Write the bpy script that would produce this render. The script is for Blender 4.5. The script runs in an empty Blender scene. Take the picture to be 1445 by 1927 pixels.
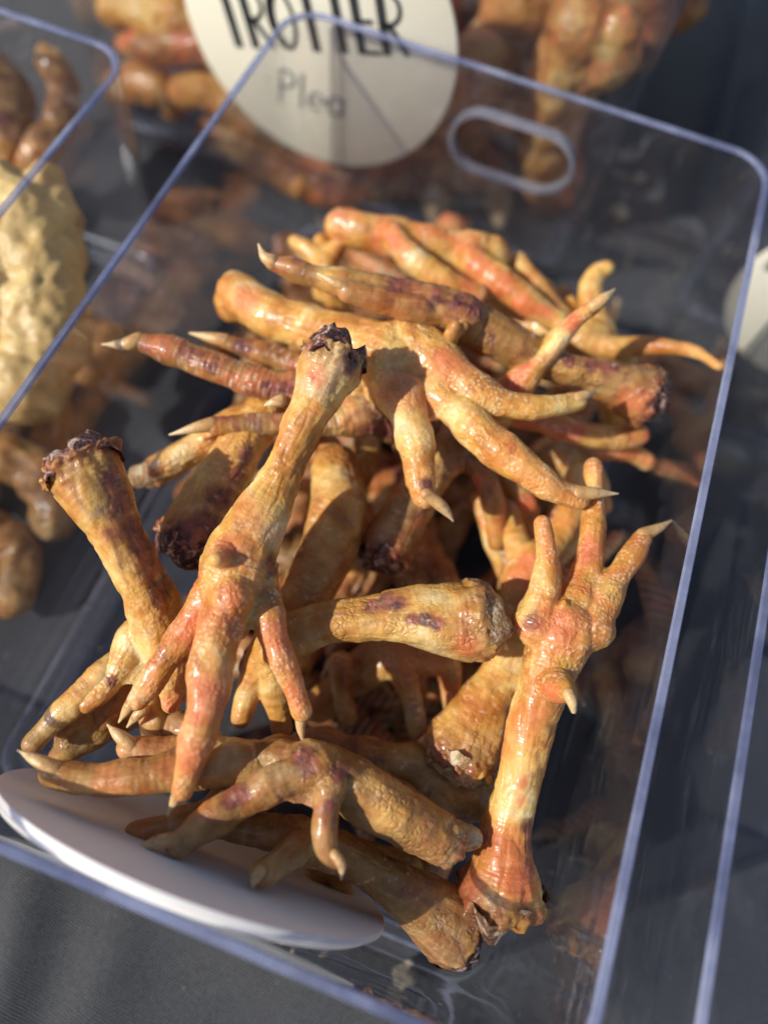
import bpy, bmesh, math, random
import numpy as np
from mathutils import Vector, Matrix

random.seed(7)
S = bpy.context.scene
COL = S.collection

# ------------------------------------------------------------------ camera
F_PX, CX, CY = 1390.0, 722.5, 963.5
CAM = np.array([0.02754450, -0.12834404, 0.30314806])
RM = np.array([[0.9339694596174215, -0.35012655574915474, 0.07150135286255548],
               [0.3473966577182721, 0.8426868169301259, -0.41133257928146927],
               [0.08376521180129236, 0.4090113978013406, 0.9086765462806213]])
BIN_L, BIN_H, BIN_W = 0.3094, 0.1134, 0.2
cam = bpy.data.cameras.new('camera')
camo = bpy.data.objects.new('camera', cam)
COL.objects.link(camo)
camo.matrix_world = Matrix([[*RM[0], CAM[0]], [*RM[1], CAM[1]], [*RM[2], CAM[2]], [0, 0, 0, 1]])
cam.sensor_fit = 'VERTICAL'
cam.sensor_height = 36.0
cam.sensor_width = 27.0
cam.lens = F_PX / 1927 * 36
cam.clip_start = 0.01
cam.clip_end = 50
cam.dof.use_dof = True
cam.dof.focus_distance = 0.212
cam.dof.aperture_fstop = 3.5
S.camera = camo


def ray(x, y):
    return RM @ np.array([x - CX, -(y - CY), -F_PX])


def at(x, y, z):
    """the point of the place seen at photo pixel x, y, at height z (metres)"""
    d = ray(x, y)
    return CAM + d * ((z - CAM[2]) / d[2])


def at_y(x, y, Y):
    d = ray(x, y)
    return CAM + d * ((Y - CAM[1]) / d[1])


def depth(P):
    return float((np.asarray(P) - CAM) @ -RM[:, 2])


# ------------------------------------------------------------------ light
SUN_DIR = Vector((-0.74, -0.58, 0.74)).normalized()       # towards the sun
w = bpy.data.worlds.new('World')
S.world = w
w.use_nodes = True
nt = w.node_tree
bg = nt.nodes['Background']
sky = nt.nodes.new('ShaderNodeTexSky')
sky.sky_type = 'NISHITA'
sky.sun_disc = False
sky.sun_elevation = math.asin(SUN_DIR.z)
sky.sun_rotation = math.atan2(SUN_DIR.x, SUN_DIR.y)
nt.links.new(sky.outputs[0], bg.inputs[0])
bg.inputs[1].default_value = 0.085
sl = bpy.data.lights.new('sun', 'SUN')
sl.energy = 4.4
sl.angle = math.radians(0.6)
sl.color = (1.0, 0.955, 0.87)
so = bpy.data.objects.new('sun', sl)
COL.objects.link(so)
so.rotation_euler = SUN_DIR.to_track_quat('Z', 'Y').to_euler()
so.location = (-1, -1, 2)
S.view_settings.view_transform = 'Standard'
S.view_settings.look = 'None'
S.view_settings.exposure = 0.16
S.view_settings.gamma = 1
S.render.engine = 'CYCLES'
S.cycles.transparent_max_bounces = 30
S.cycles.max_bounces = 8


# ------------------------------------------------------------------ helpers
def tag(o, label=None, cat=None, group=None, kind=None):
    if label: o['label'] = label
    if cat: o['category'] = cat
    if group: o['group'] = group
    if kind: o['kind'] = kind
    return o


def link_mesh(name, me, mats, parent=None, loc=None):
    o = bpy.data.objects.new(name, me)
    COL.objects.link(o)
    for m in (mats if isinstance(mats, (list, tuple)) else [mats]):
        if m and m.name not in [x.name for x in me.materials if x]:
            me.materials.append(m)
    if parent: o.parent = parent
    if loc is not None: o.location = loc
    return o


def thing(name, label, cat, loc, group=None):
    o = bpy.data.objects.new(name, None)
    COL.objects.link(o)
    o.location = loc
    o.empty_display_size = 0.01
    return tag(o, label, cat, group)


def mesh_from(name, verts, faces, smooth=True):
    me = bpy.data.meshes.new(name)
    me.from_pydata([tuple(map(float, v)) for v in verts], [], faces)
    me.update()
    if smooth:
        me.polygons.foreach_set('use_smooth', [True] * len(me.polygons))
    return me


_rng = np.random.RandomState(3)
_tab = _rng.rand(32, 32, 32).astype(np.float32)


def vnoise(P, scale, off=0.0):
    """smooth value noise, -1..1, P in metres, scale in cells per metre"""
    q = P * scale + off + 100.0
    i = np.floor(q).astype(int)
    f = q - i
    f = f * f * (3 - 2 * f)
    i &= 31
    j = (i + 1) & 31
    x0, y0, z0 = i.T
    x1, y1, z1 = j.T
    fx, fy, fz = f.T
    a = _tab[x0, y0, z0] * (1 - fx) + _tab[x1, y0, z0] * fx
    b = _tab[x0, y1, z0] * (1 - fx) + _tab[x1, y1, z0] * fx
    c = _tab[x0, y0, z1] * (1 - fx) + _tab[x1, y0, z1] * fx
    d = _tab[x0, y1, z1] * (1 - fx) + _tab[x1, y1, z1] * fx
    return ((a * (1 - fy) + b * fy) * (1 - fz) + (c * (1 - fy) + d * fy) * fz) * 2 - 1


def sstep(a, b, x):
    t = np.clip((x - a) / (b - a), 0, 1)
    return t * t * (3 - 2 * t)


# ------------------------------------------------------------------ node helpers
class NT:
    def __init__(self, name):
        self.m = bpy.data.materials.new(name)
        self.m.use_nodes = True
        self.t = self.m.node_tree
        self.t.nodes.clear()
        self.out = self.n('ShaderNodeOutputMaterial')

    def n(self, typ, **kw):
        nd = self.t.nodes.new(typ)
        for k, v in kw.items():
            setattr(nd, k, v)
        return nd

    def l(self, a, b):
        self.t.links.new(a, b)

    def val(self, sock, v):
        if hasattr(v, 'is_output') or isinstance(v, bpy.types.NodeSocket):
            self.l(v, sock)
        else:
            sock.default_value = v

    def math(self, op, a, b=0.0, clamp=False):
        nd = self.n('ShaderNodeMath', operation=op)
        nd.use_clamp = clamp
        self.val(nd.inputs[0], a)
        self.val(nd.inputs[1], b)
        return nd.outputs[0]

    def noise(self, vec, scale, detail=3, rough=0.55, dist=0.0):
        nd = self.n('ShaderNodeTexNoise')
        self.l(vec, nd.inputs['Vector'])
        nd.inputs['Scale'].default_value = scale
        nd.inputs['Detail'].default_value = detail
        nd.inputs['Roughness'].default_value = rough
        nd.inputs['Distortion'].default_value = dist
        return nd.outputs[0]

    def vor(self, vec, scale, feature='F1', out=0, rnd=1.0):
        nd = self.n('ShaderNodeTexVoronoi', feature=feature)
        self.l(vec, nd.inputs['Vector'])
        nd.inputs['Scale'].default_value = scale
        nd.inputs['Randomness'].default_value = rnd
        return nd.outputs[out]

    def ramp(self, fac, stops, interp='LINEAR'):
        nd = self.n('ShaderNodeValToRGB')
        nd.color_ramp.interpolation = interp
        e = nd.color_ramp.elements
        e[0].position, e[0].color = stops[0][0], (*stops[0][1], 1)
        e[1].position, e[1].color = stops[1][0], (*stops[1][1], 1)
        for p, c in stops[2:]:
            x = e.new(p)
            x.color = (*c, 1)
        self.l(fac, nd.inputs[0])
        return nd.outputs[0]

    def step(self, x, lo, hi):
        nd = self.n('ShaderNodeMapRange', interpolation_type='SMOOTHSTEP')
        self.val(nd.inputs[0], x)
        nd.inputs[1].default_value = lo
        nd.inputs[2].default_value = hi
        return nd.outputs[0]

    def mix(self, fac, a, b, mode='MIX'):
        nd = self.n('ShaderNodeMix', data_type='RGBA', blend_type=mode)
        self.val(nd.inputs[0], fac)
        for s, v in ((nd.inputs[6], a), (nd.inputs[7], b)):
            if isinstance(v, tuple): s.default_value = (*v, 1)
            else: self.l(v, s)
        return nd.outputs[2]

    def bump(self, h, dist, strength=1.0, prev=None):
        nd = self.n('ShaderNodeBump')
        self.l(h, nd.inputs['Height'])
        nd.inputs['Distance'].default_value = dist
        self.val(nd.inputs['Strength'], strength)
        if prev: self.l(prev, nd.inputs['Normal'])
        return nd.outputs[0]

    def attr(self, name):
        nd = self.n('ShaderNodeAttribute', attribute_name=name)
        return nd.outputs['Fac']

    def bsdf(self, color, rough=0.5, normal=None, **kw):
        nd = self.n('ShaderNodeBsdfPrincipled')
        if isinstance(color, tuple): nd.inputs['Base Color'].default_value = (*color, 1)
        else: self.l(color, nd.inputs['Base Color'])
        self.val(nd.inputs['Roughness'], rough)
        if normal: self.l(normal, nd.inputs['Normal'])
        for k, v in kw.items():
            self.val(nd.inputs[k.replace('_', ' ')], v)
        return nd


def object_coords(k, seed=True):
    tc = k.n('ShaderNodeTexCoord')
    if not seed: return tc.outputs['Object']
    oi = k.n('ShaderNodeObjectInfo')
    sc = k.n('ShaderNodeVectorMath', operation='ADD')
    k.l(tc.outputs['Object'], sc.inputs[0])
    cb = k.n('ShaderNodeCombineXYZ')
    a = oi.outputs['Alpha']
    k.l(k.math('MULTIPLY', a, 3.7), cb.inputs[0])
    k.l(k.math('MULTIPLY', a, 1.9), cb.inputs[1])
    k.l(k.math('MULTIPLY', a, 2.3), cb.inputs[2])
    k.l(cb.outputs[0], sc.inputs[1])
    return sc.outputs[0]


def skin_material():
    """dried skin; object colour R = redness, G = bruising, B = dullness, A = seed"""
    k = NT('dried_skin')
    v = object_coords(k)
    oi = k.n('ShaderNodeObjectInfo')
    sp = k.n('ShaderNodeSeparateColor')
    k.l(oi.outputs['Color'], sp.inputs[0])
    red, pur, dull = sp.outputs
    plant, toe, ring, stump, scale = (k.attr(a) for a in ('plantar', 'toe', 'ring', 'stump', 'scale'))
    n1 = k.noise(v, 55, 4, .55, .6)
    base = k.ramp(n1, [(.24, (.28, .085, .018)), (.37, (.52, .215, .036)), (.49, (.70, .37, .080)), (.59, (.81, .54, .17)), (.70, (.88, .72, .38))])
    # dull, greyed skin
    n2 = k.noise(v, 130, 4, .6, .4)
    dcol = k.ramp(n2, [(.3, (.11, .042, .016)), (.48, (.25, .115, .036)), (.70, (.47, .28, .11))])
    base = k.mix(k.math('MULTIPLY', dull, k.step(k.noise(v, 45, 3), .25, .55), True), base, dcol)
    # red patches, stronger on toes and pad
    rn = k.noise(v, 62, 4, .5, .8)
    rm = k.math('MULTIPLY', k.step(rn, .40, .64), k.math('ADD', red, k.math('MULTIPLY', toe, .15)), True)
    base = k.mix(rm, base, k.mix(k.noise(v, 200, 2), (.62, .105, .035), (.80, .26, .10)))
    # bruises
    pn = k.noise(v, 75, 5, .62, 1.2)
    pm = k.math('MULTIPLY', k.step(pn, .50, .72), k.math('MULTIPLY', pur, 1.5), True)
    base = k.mix(pm, base, k.mix(k.noise(v, 300, 2), (.13, .03, .045), (.28, .07, .06)))
    # stump staining
    st = k.math('MULTIPLY', stump, k.step(k.noise(v, 160, 4, .6), .30, .55), True)
    base = k.mix(k.math('MULTIPLY', st, .8), base, (.20, .040, .026))
    # fine mottling
    base = k.mix(.30, base, k.ramp(k.noise(v, 300, 5, .65), [(.3, (.42, .26, .18)), (.65, (1, 1, 1))]), 'MULTIPLY')
    # papillae: small pale bumps on the soles
    pv = k.vor(v, 820, 'SMOOTH_F1', 0, .8)
    pap = k.step(pv, .50, .18)
    pm2 = k.math('MULTIPLY', k.math('MULTIPLY', pap, plant), k.step(k.noise(v, 170, 2), .42, .60), True)
    base = k.mix(k.math('MULTIPLY', pm2, .45), base, (.95, .74, .48))
    # ring scute edges
    base = k.mix(k.math('MULTIPLY', ring, .62, True), base, (.88, .74, .55))
    # painted-on-by-life marks: bruises and blushes at their own places
    bru, blu = k.attr('bruise'), k.attr('blush')
    fa0 = k.n('ShaderNodeAttribute', attribute_name='along_flow').outputs['Vector']
    streak = k.math('MULTIPLY', k.math('SUBTRACT', k.noise(fa0, 300, 4, .6, .4), .5), 1.6)
    bm_ = k.step(k.math('ADD', k.math('ADD', k.math('MULTIPLY', bru, 1.15), streak), k.math('MULTIPLY', k.math('SUBTRACT', k.noise(v, 120, 6, .68, .8), .5), 1.2)), .12, .85)
    base = k.mix(k.math('MULTIPLY', bm_, .90), base, k.mix(k.step(k.noise(v, 240, 4), .35, .65), (.075, .018, .028), (.30, .085, .06)))
    bl_ = k.step(k.math('ADD', blu, k.math('MULTIPLY', k.math('SUBTRACT', k.noise(v, 200, 4, .6), .5), .7)), .15, .85)
    base = k.mix(k.math('MULTIPLY', bl_, .72), base, k.mix(k.noise(v, 260, 3), (.50, .085, .035), (.76, .26, .10)))
    # creases that run along the limb, and fine ones across it
    fa = k.n('ShaderNodeAttribute', attribute_name='along_flow').outputs['Vector']
    fc = k.n('ShaderNodeAttribute', attribute_name='cross_flow').outputs['Vector']
    lng = k.noise(fa, 420, 4, .6, .3)
    crs = k.noise(fc, 420, 3, .55, .2)
    base = k.mix(k.math('MULTIPLY', k.step(lng, .55, .75), .22), base, (.90, .66, .36))
    base = k.mix(k.math('MULTIPLY', k.step(lng, .42, .28), .18), base, k.mix(.5, base, (.25, .08, .03)))
    base = k.mix(k.math('MULTIPLY', k.math('MULTIPLY', k.step(k.noise(fc, 620, 3, .5, .3), .60, .70), scale), .35), base, (.92, .76, .52))
    sc = k.vor(v, 480, 'DISTANCE_TO_EDGE', 0, .9)
    scl = k.math('POWER', k.step(sc, .0, .30), .6)
    pat = k.step(k.noise(v, 80, 2), .45, .62)
    b = k.bump(k.noise(v, 260, 4, .55, .4), .0007, .40)
    b = k.bump(lng, .0010, .38, b)
    b = k.bump(crs, .0004, .15, b)
    b = k.bump(scl, .0004, k.math('MULTIPLY', k.math('MULTIPLY', scale, pat), .75), b)
    b = k.bump(pap, .0005, k.math('MULTIPLY', k.math('MULTIPLY', plant, k.step(k.noise(v, 120, 2), .38, .62)), .55), b)
    b = k.bump(k.noise(v, 760, 4, .6, .6), .00040, .50, b)
    b = k.bump(k.noise(v, 1500, 2, .5), .00016, .50, b)
    rough = k.math('ADD', k.math('MULTIPLY', k.step(k.noise(v, 150, 4, .6), .3, .7), .38), .27)
    p = k.bsdf(base, rough, b, Subsurface_Weight=.60, Subsurface_Scale=.0045, IOR=1.45,
               Coat_Weight=.22, Coat_Roughness=.17)
    p.inputs['Subsurface Radius'].default_value = (1, .42, .12)
    k.l(p.outputs[0], k.out.inputs[0])
    return k.m


def claw_material():
    k = NT('claw_horn')
    v = object_coords(k)
    t = k.attr('along')
    c = k.ramp(t, [(0, (.34, .14, .05)), (.28, (.62, .38, .15)), (1, (.76, .58, .34))])
    c = k.mix(k.math('MULTIPLY', k.step(k.noise(v, 330, 5, .65), .50, .66), .7), c, (.34, .16, .08))
    b = k.bump(k.noise(v, 900, 4), .0004, .7)
    p = k.bsdf(c, .34, b, Subsurface_Weight=.3, Subsurface_Scale=.002, Coat_Weight=.2)
    k.l(p.outputs[0], k.out.inputs[0])
    return k.m


def cut_material():
    """object colour R = how pale and bony the cut is"""
    k = NT('cut_end_crust')
    v = object_coords(k)
    oi = k.n('ShaderNodeObjectInfo')
    sp = k.n('ShaderNodeSeparateColor')
    k.l(oi.outputs['Color'], sp.inputs[0])
    n = k.noise(v, 260, 5, .62, 1.0)
    dark = k.ramp(n, [(.3, (.012, .007, .008)), (.46, (.05, .014, .018)), (.53, (.24, .07, .05)), (.61, (.62, .46, .36)), (.75, (.82, .74, .64))])
    pale = k.ramp(n, [(.3, (.26, .10, .045)), (.48, (.50, .29, .13)), (.6, (.68, .50, .28)), (.75, (.82, .70, .50))])
    c = k.mix(sp.outputs[0], dark, pale)
    b = k.bump(k.noise(v, 500, 6, .7), .0014, 1)
    b = k.bump(k.vor(v, 900), .0006, .7, b)
    rough = k.math('ADD', k.math('MULTIPLY', k.noise(v, 340, 3), .6), .12)
    p = k.bsdf(c, rough, b, Coat_Weight=.15)
    k.l(p.outputs[0], k.out.inputs[0])
    return k.m


def plastic_material(name, film=.014, tint=(.965, .968, .98)):
    """thin clear plastic: part straight through, part mirrored, more so at a glancing angle"""
    k = NT(name)
    v = object_coords(k, False)
    lw = k.n('ShaderNodeLayerWeight')
    lw.inputs[0].default_value = .5
    f = k.math('POWER', lw.outputs['Facing'], 3.2)
    f = k.math('ADD', k.math('MULTIPLY', f, .92), .045, True)
    bn = k.bump(k.noise(v, 45, 2, .4), .0006, .35)
    tr = k.n('ShaderNodeBsdfTransparent')
    tr.inputs[0].default_value = (*tint, 1)
    gl = k.n('ShaderNodeBsdfGlossy')
    gl.inputs['Roughness'].default_value = .035
    k.l(bn, gl.inputs['Normal'])
    df = k.n('ShaderNodeBsdfDiffuse')
    df.inputs[0].default_value = (.55, .56, .62, 1)
    # smears and dust on the plastic
    st_ = k.n('ShaderNodeMapping')
    st_.inputs['Scale'].default_value = (1, .35, 1)
    st_.inputs['Rotation'].default_value = (.4, .3, .2)
    k.l(v, st_.inputs[0])
    sm = k.step(k.noise(st_.outputs[0], 42, 7, .72, 2.2), .50, .78)
    dust = k.step(k.vor(v, 420), .13, .03)
    dust = k.math('MULTIPLY', dust, k.step(k.noise(v, 60, 2), .5, .7))
    fac = k.math('ADD', k.math('MULTIPLY', sm, film * 5.5), film)
    fac = k.math('ADD', fac, k.math('MULTIPLY', dust, .30), True)
    m1 = k.n('ShaderNodeMixShader')
    k.l(fac, m1.inputs[0])
    k.l(tr.outputs[0], m1.inputs[1])
    k.l(df.outputs[0], m1.inputs[2])
    m2 = k.n('ShaderNodeMixShader')
    k.l(f, m2.inputs[0])
    k.l(m1.outputs[0], m2.inputs[1])
    k.l(gl.outputs[0], m2.inputs[2])
    k.l(m2.outputs[0], k.out.inputs[0])
    return k.m


def rim_material(name, ca, cb):
    k = NT(name)
    v = object_coords(k, False)
    c = k.mix(k.step(k.noise(v, 34, 5, .65), .35, .65), ca, cb)
    c = k.mix(k.math('MULTIPLY', k.step(k.noise(v, 15, 3, .5), .55, .75), .6), c, (.55, .56, .62))  # broad pale patches paint glare onto the plastic edge
    b = k.bump(k.noise(v, 500, 3), .0002, .4)
    p = k.bsdf(c, .22, b, Coat_Weight=.6, Coat_Roughness=.1)
    tr = k.n('ShaderNodeBsdfTransparent')
    tr.inputs[0].default_value = (.75, .8, 1, 1)
    m = k.n('ShaderNodeMixShader')
    k.l(k.math('ADD', k.math('MULTIPLY', k.step(k.noise(v, 26, 4, .6), .35, .65), .34), .26), m.inputs[0])
    k.l(tr.outputs[0], m.inputs[1])
    k.l(p.outputs[0], m.inputs[2])
    k.l(m.outputs[0], k.out.inputs[0])
    return k.m


def cloth_material():
    k = NT('charcoal_woven_cloth')
    v = object_coords(k, False)
    mp = k.n('ShaderNodeMapping')
    mp.inputs['Rotation'].default_value = (0, 0, math.radians(9))
    k.l(v, mp.inputs[0])
    w = k.noise(v, 700, 2)
    ws = []
    for d in ('X', 'Y'):
        wv = k.n('ShaderNodeTexWave', wave_type='BANDS', bands_direction=d)
        k.l(mp.outputs[0], wv.inputs['Vector'])
        wv.inputs['Scale'].default_value = 330
        wv.inputs['Distortion'].default_value = 1.6
        wv.inputs['Detail'].default_value = 2
        wv.inputs['Detail Scale'].default_value = .9
        ws.append(wv.outputs[1])
    weave = k.math('MULTIPLY', ws[0], ws[1])
    weave = k.math('ADD', k.math('MULTIPLY', weave, .75), k.math('MULTIPLY', w, .35))
    c = k.ramp(weave, [(.12, (.008, .009, .012)), (.5, (.028, .030, .036)), (.85, (.27, .275, .29))])
    c = k.mix(k.step(k.noise(v, 24, 5, .6), .35, .75), c, k.mix(.25, c, (.09, .09, .10)))
    fl = k.math('MULTIPLY', k.step(k.vor(v, 260), .10, .04), k.step(k.noise(v, 50, 2), .52, .62))
    c = k.mix(k.math('MULTIPLY', fl, .7), c, (.45, .45, .43))
    b = k.bump(weave, .0005, .8)
    b = k.bump(k.noise(v, 60, 3), .002, .3, b)
    p = k.bsdf(c, .85, b, Sheen_Weight=.15)
    k.l(p.outputs[0], k.out.inputs[0])
    return k.m


def card_material(name, col, grain=.12):
    k = NT(name)
    v = object_coords(k, False)
    mp = k.n('ShaderNodeMapping')
    mp.inputs['Scale'].default_value = (1, 1, 6)
    k.l(v, mp.inputs[0])
    n = k.noise(mp.outputs[0], 160, 5, .6)
    c = k.mix(k.math('MULTIPLY', n, grain * 2), col, tuple(x * .74 for x in col))
    c = k.mix(k.step(k.noise(v, 70, 4), .62, .8), c, tuple(x * .9 for x in col))
    p = k.bsdf(c, .6, k.bump(n, .0004, .3), Subsurface_Weight=.25, Subsurface_Scale=.003)
    k.l(p.outputs[0], k.out.inputs[0])
    return k.m


def plain(name, c0, c1, rough=.5, sc=200):
    k = NT(name)
    v = object_coords(k, False)
    p = k.bsdf(k.mix(k.noise(v, sc, 4), c0, c1), rough, k.bump(k.noise(v, sc * 3, 4), .0005, .5))
    k.l(p.outputs[0], k.out.inputs[0])
    return k.m


SKIN = skin_material()
CLAW = claw_material()
CUT = cut_material()
PLASTIC = plastic_material('clear_plastic')
PLASTIC_DIM = plastic_material('clear_plastic_smeared', .014)
RIM = rim_material('blue_tinted_plastic_edge', (.20, .22, .34), (.40, .43, .58))
GLINT = rim_material('painted_glint_plastic', (.34, .36, .42), (.62, .65, .72))  # pale colour stands for sun glints along the bin base
BEAD = rim_material('grey_plastic_edge', (.22, .22, .25), (.40, .40, .44))
CLOTH = cloth_material()
CARD = card_material('cream_card', (.86, .81, .66))
CARD_W = card_material('white_foam_card', (.85, .82, .79))
CHEWY = plain('pale_puffed_chew', (.42, .20, .05), (.86, .68, .30), .45, 70)
INK = plain('black_ink', (.02, .02, .025), (.045, .045, .05), .6)
INK_GREY = plain('grey_ink', (.20, .20, .20), (.28, .28, .27), .6)
INK_BLUE = plain('blue_ink', (.12, .35, .6), (.2, .45, .7), .6)
CRUMB = plain('dry_crumb', (.5, .38, .22), (.8, .7, .5), .7, 400)


# ------------------------------------------------------------------ the cloth on the table
def build_cloth():
    c = np.concatenate([-np.geomspace(1.8, .33, 10), np.linspace(-.32, .32, 161), np.geomspace(.33, 1.8, 10)])
    X, Y = np.meshgrid(c, c, indexing='ij')
    P = np.stack([X.ravel(), Y.ravel(), np.zeros(X.size)], 1)
    under = sstep(-.158, -.185, P[:, 1])
    x, y = P[:, 0], P[:, 1]
    # soft folds in front of the bin and a slack strip to its right
    fold = np.zeros(len(P))
    for ax, ay, dx, dy, wd, h in ((-.055, -.20, .25, -1, .010, .006), (-.02, -.24, .1, -1, .012, .004), (-.14, -.2, .6, -1, .012, .003)):
        n = math.hypot(dx, dy)
        u = ((x - ax) * -dy + (y - ay) * dx) / n
        fold += h * np.exp(-(u / wd) ** 2)
    z = under * (fold + .0012 * vnoise(P, 28)) - .0012
    right = np.exp(-((x - .111) / .0032) ** 2) * .0015
    P[:, 2] = z + right * (np.abs(y) < .2)
    n = len(c)
    F = []
    for i in range(n - 1):
        for j in range(n - 1):
            a = i * n + j
            F.append((a, a + n, a + n + 1, a + 1))
    o = link_mesh('tablecloth', mesh_from('tablecloth', P, F), CLOTH)
    tag(o, kind='structure')
    return o


build_cloth()


# ------------------------------------------------------------------ plastic bins
def rrect(x0, x1, y0, y1, r, bow=0.0):
    """rounded rectangle loop, counter clockwise"""
    pts = []
    n = 9
    for cx, cy, a0 in ((x1 - r, y1 - r, 0), (x0 + r, y1 - r, 90), (x0 + r, y0 + r, 180), (x1 - r, y0 + r, 270)):
        for i in range(n + 1):
            a = math.radians(a0 + 90 * i / n)
            pts.append((cx + r * math.cos(a), cy + r * math.sin(a)))
        # points along the straight side that follows
    out = []
    m = len(pts)
    for i in range(m):
        out.append(pts[i])
        if i % (n + 1) == n:
            a, b = pts[i], pts[(i + 1) % m]
            for t in (.02, .15, .3, .5, .7, .85, .98):
                px, py = a[0] + (b[0] - a[0]) * t, a[1] + (b[1] - a[1]) * t
                out.append((px, py))
    return out


def loft(name, x0, x1, y0, y1, prof, closed_profile, caps):
    """prof: list of (inset, z, radius)"""
    V, F = [], []
    loops = []
    for ins, z, r in prof:
        L = rrect(x0 + ins, x1 - ins, y0 + ins, y1 - ins, r)
        loops.append(range(len(V), len(V) + len(L)))
        V += [(p[0], p[1], z) for p in L]
    k = len(loops)
    for a in range(k if closed_profile else k - 1):
        A, B = loops[a], loops[(a + 1) % k]
        m = len(A)
        for i in range(m):
            j = (i + 1) % m
            F.append((A[i], A[j], B[j], B[i]))
    if caps:
        F.append(tuple(reversed(loops[0])))
        F.append(tuple(loops[-1]))
    me = mesh_from(name, V, F)
    me.set_sharp_from_angle(angle=math.radians(35))
    return me


def make_bin(label, x0, x1, y0, y1, H, mat, r=.016, taper=.002, hole=None, group=None):
    cx, cy = (x0 + x1) / 2, (y0 + y1) / 2
    root = thing('storage_bin', label, 'plastic bin', (cx, cy, 0), group)
    X0, X1, Y0, Y1 = x0 - cx, x1 - cx, y0 - cy, y1 - cy
    t = .0024
    rim_h = .0014
    h = H - rim_h
    bi = taper
    prof = [(bi + .007, .0004, r - .006), (bi + .0045, .0004, r - .004), (bi + .0008, .0045, r - .001), (bi * .5, h * .5, r - .0005), (0, h, r),
            (t, h, r - .002), (t + bi * .5, h * .5, r - .0025), (bi + t, .012, r - .003), (bi + t + .001, .0082, r - .0035),
            (bi + t + .0024, .0068, r - .0045), (bi + t + .0044, .0062, r - .006), (bi + t + .0052, .0044, r - .0065),
            (bi + t + .0085, .0040, r - .009), (bi + t + .0092, .0030, r - .0095)]
    me = loft('wall_shell', X0, X1, Y0, Y1, prof, False, True)
    if hole:
        hx, hz, hw, hh = hole
        tmp = bpy.data.objects.new('tmp', me)
        COL.objects.link(tmp)
        bm = bmesh.new()
        ring = []
        rr = hh / 2
        for s, a0 in ((1, -90), (-1, 90)):
            for i in range(17):
                a = math.radians(a0 + 180 * i / 16)
                ring.append((hx - cx + s * (hw / 2 - rr) + rr * math.cos(a), hz + rr * math.sin(a)))
        f0 = [bm.verts.new((p[0], Y1 - .02, p[1])) for p in ring]
        f1 = [bm.verts.new((p[0], Y1 + .02, p[1])) for p in ring]
        bm.faces.new(f0)
        bm.faces.new(list(reversed(f1)))
        for i in range(len(ring)):
            j = (i + 1) % len(ring)
            bm.faces.new((f0[j], f0[i], f1[i], f1[j]))
        bmesh.ops.recalc_face_normals(bm, faces=bm.faces)
        cm = bpy.data.meshes.new('cut')
        bm.to_mesh(cm)
        bm.free()
        cu = bpy.data.objects.new('cut', cm)
        COL.objects.link(cu)
        md = tmp.modifiers.new('b', 'BOOLEAN')
        md.operation = 'DIFFERENCE'
        md.object = cu
        md.solver = 'EXACT'
        dg = bpy.context.evaluated_depsgraph_get()
        me2 = bpy.data.meshes.new_from_object(tmp.evaluated_get(dg))
        me2.name = 'wall_shell'
        bpy.data.objects.remove(tmp)
        bpy.data.objects.remove(cu)
        me = me2
        me.set_sharp_from_angle(angle=math.radians(35))
        # moulded bead round the hand hole
        V, F = [], []
        n = len(ring)
        yb = Y1 - t / 2 - taper * .3 * (1 - hz / H)
        ccx = hx - cx
        for ins, yo in ((-.0012, -.0021), (.0008, -.0023), (.0008, .0019), (-.0012, .0021)):
            for (px, pz) in ring:
                dx = px - ccx
                sx = max(-(hw / 2 - rr), min(hw / 2 - rr, dx))
                nx, nz = (dx - sx) / rr, (pz - hz) / rr
                V.append((px - nx * ins, yb + yo, pz - nz * ins))
        for a in range(4):
            for i in range(n):
                j = (i + 1) % n
                A, B = a * n, ((a + 1) % 4) * n
                F.append((A + i, A + j, B + j, B + i))
        bm_ = mesh_from('handle_edge', V, F)
        bm_.set_sharp_from_angle(angle=math.radians(40))
        link_mesh('handle_edge', bm_, BEAD, root)
    link_mesh('wall_shell', me, mat, root)
    for ins, zz, ww in ((.0058, .0078, .0014), (.0102, .0052, .0008), (.0130, .0041, .0005), (.0152, .0038, .0004)):  # added pale rings that draw the sun's reflection lines round the base
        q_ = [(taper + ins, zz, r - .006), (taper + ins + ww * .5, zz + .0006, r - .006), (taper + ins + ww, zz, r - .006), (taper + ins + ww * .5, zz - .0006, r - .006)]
        link_mesh('base_glint_ring', loft('base_glint_ring', X0, X1, Y0, Y1, q_, True, False), GLINT, root)
    rp = [(0, h, r), (-.0002, h + rim_h * .5, r), (.0003, H, r), (t - .0003, H, r - .002), (t + .0002, h + rim_h * .5, r - .002), (t, h, r - .002)]
    rp = [(a, z + .00005, q) for a, z, q in rp]
    link_mesh('rim', loft('rim', X0, X1, Y0, Y1, rp, True, False), RIM, root)
    return root


BL2, BW2 = BIN_L / 2, BIN_W / 2
make_bin('clear plastic bin heaped with dried chicken feet, oval hand hole in its back wall', -BW2, BW2, -BL2, BL2, BIN_H,
         PLASTIC, hole=(.0015, .0812, .054, .0275))
make_bin('clear bin on the left holding a pale yellow puffed chew', -.3405, -.1405, -.21, .0995, BIN_H, PLASTIC_DIM)
make_bin('tall clear bin of pig trotters behind the chicken feet, with a round label in front', -.228, .047, .162, .48, .205,
         PLASTIC_DIM, taper=.003)
make_bin('clear bin at the right edge of the table, seen only by its left side', .1205, .3205, -.19, .12, BIN_H, PLASTIC_DIM)
make_bin('clear bin at the back right with a round cream label', .098, .36, .164, .48, .17, PLASTIC_DIM, taper=.003)


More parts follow.
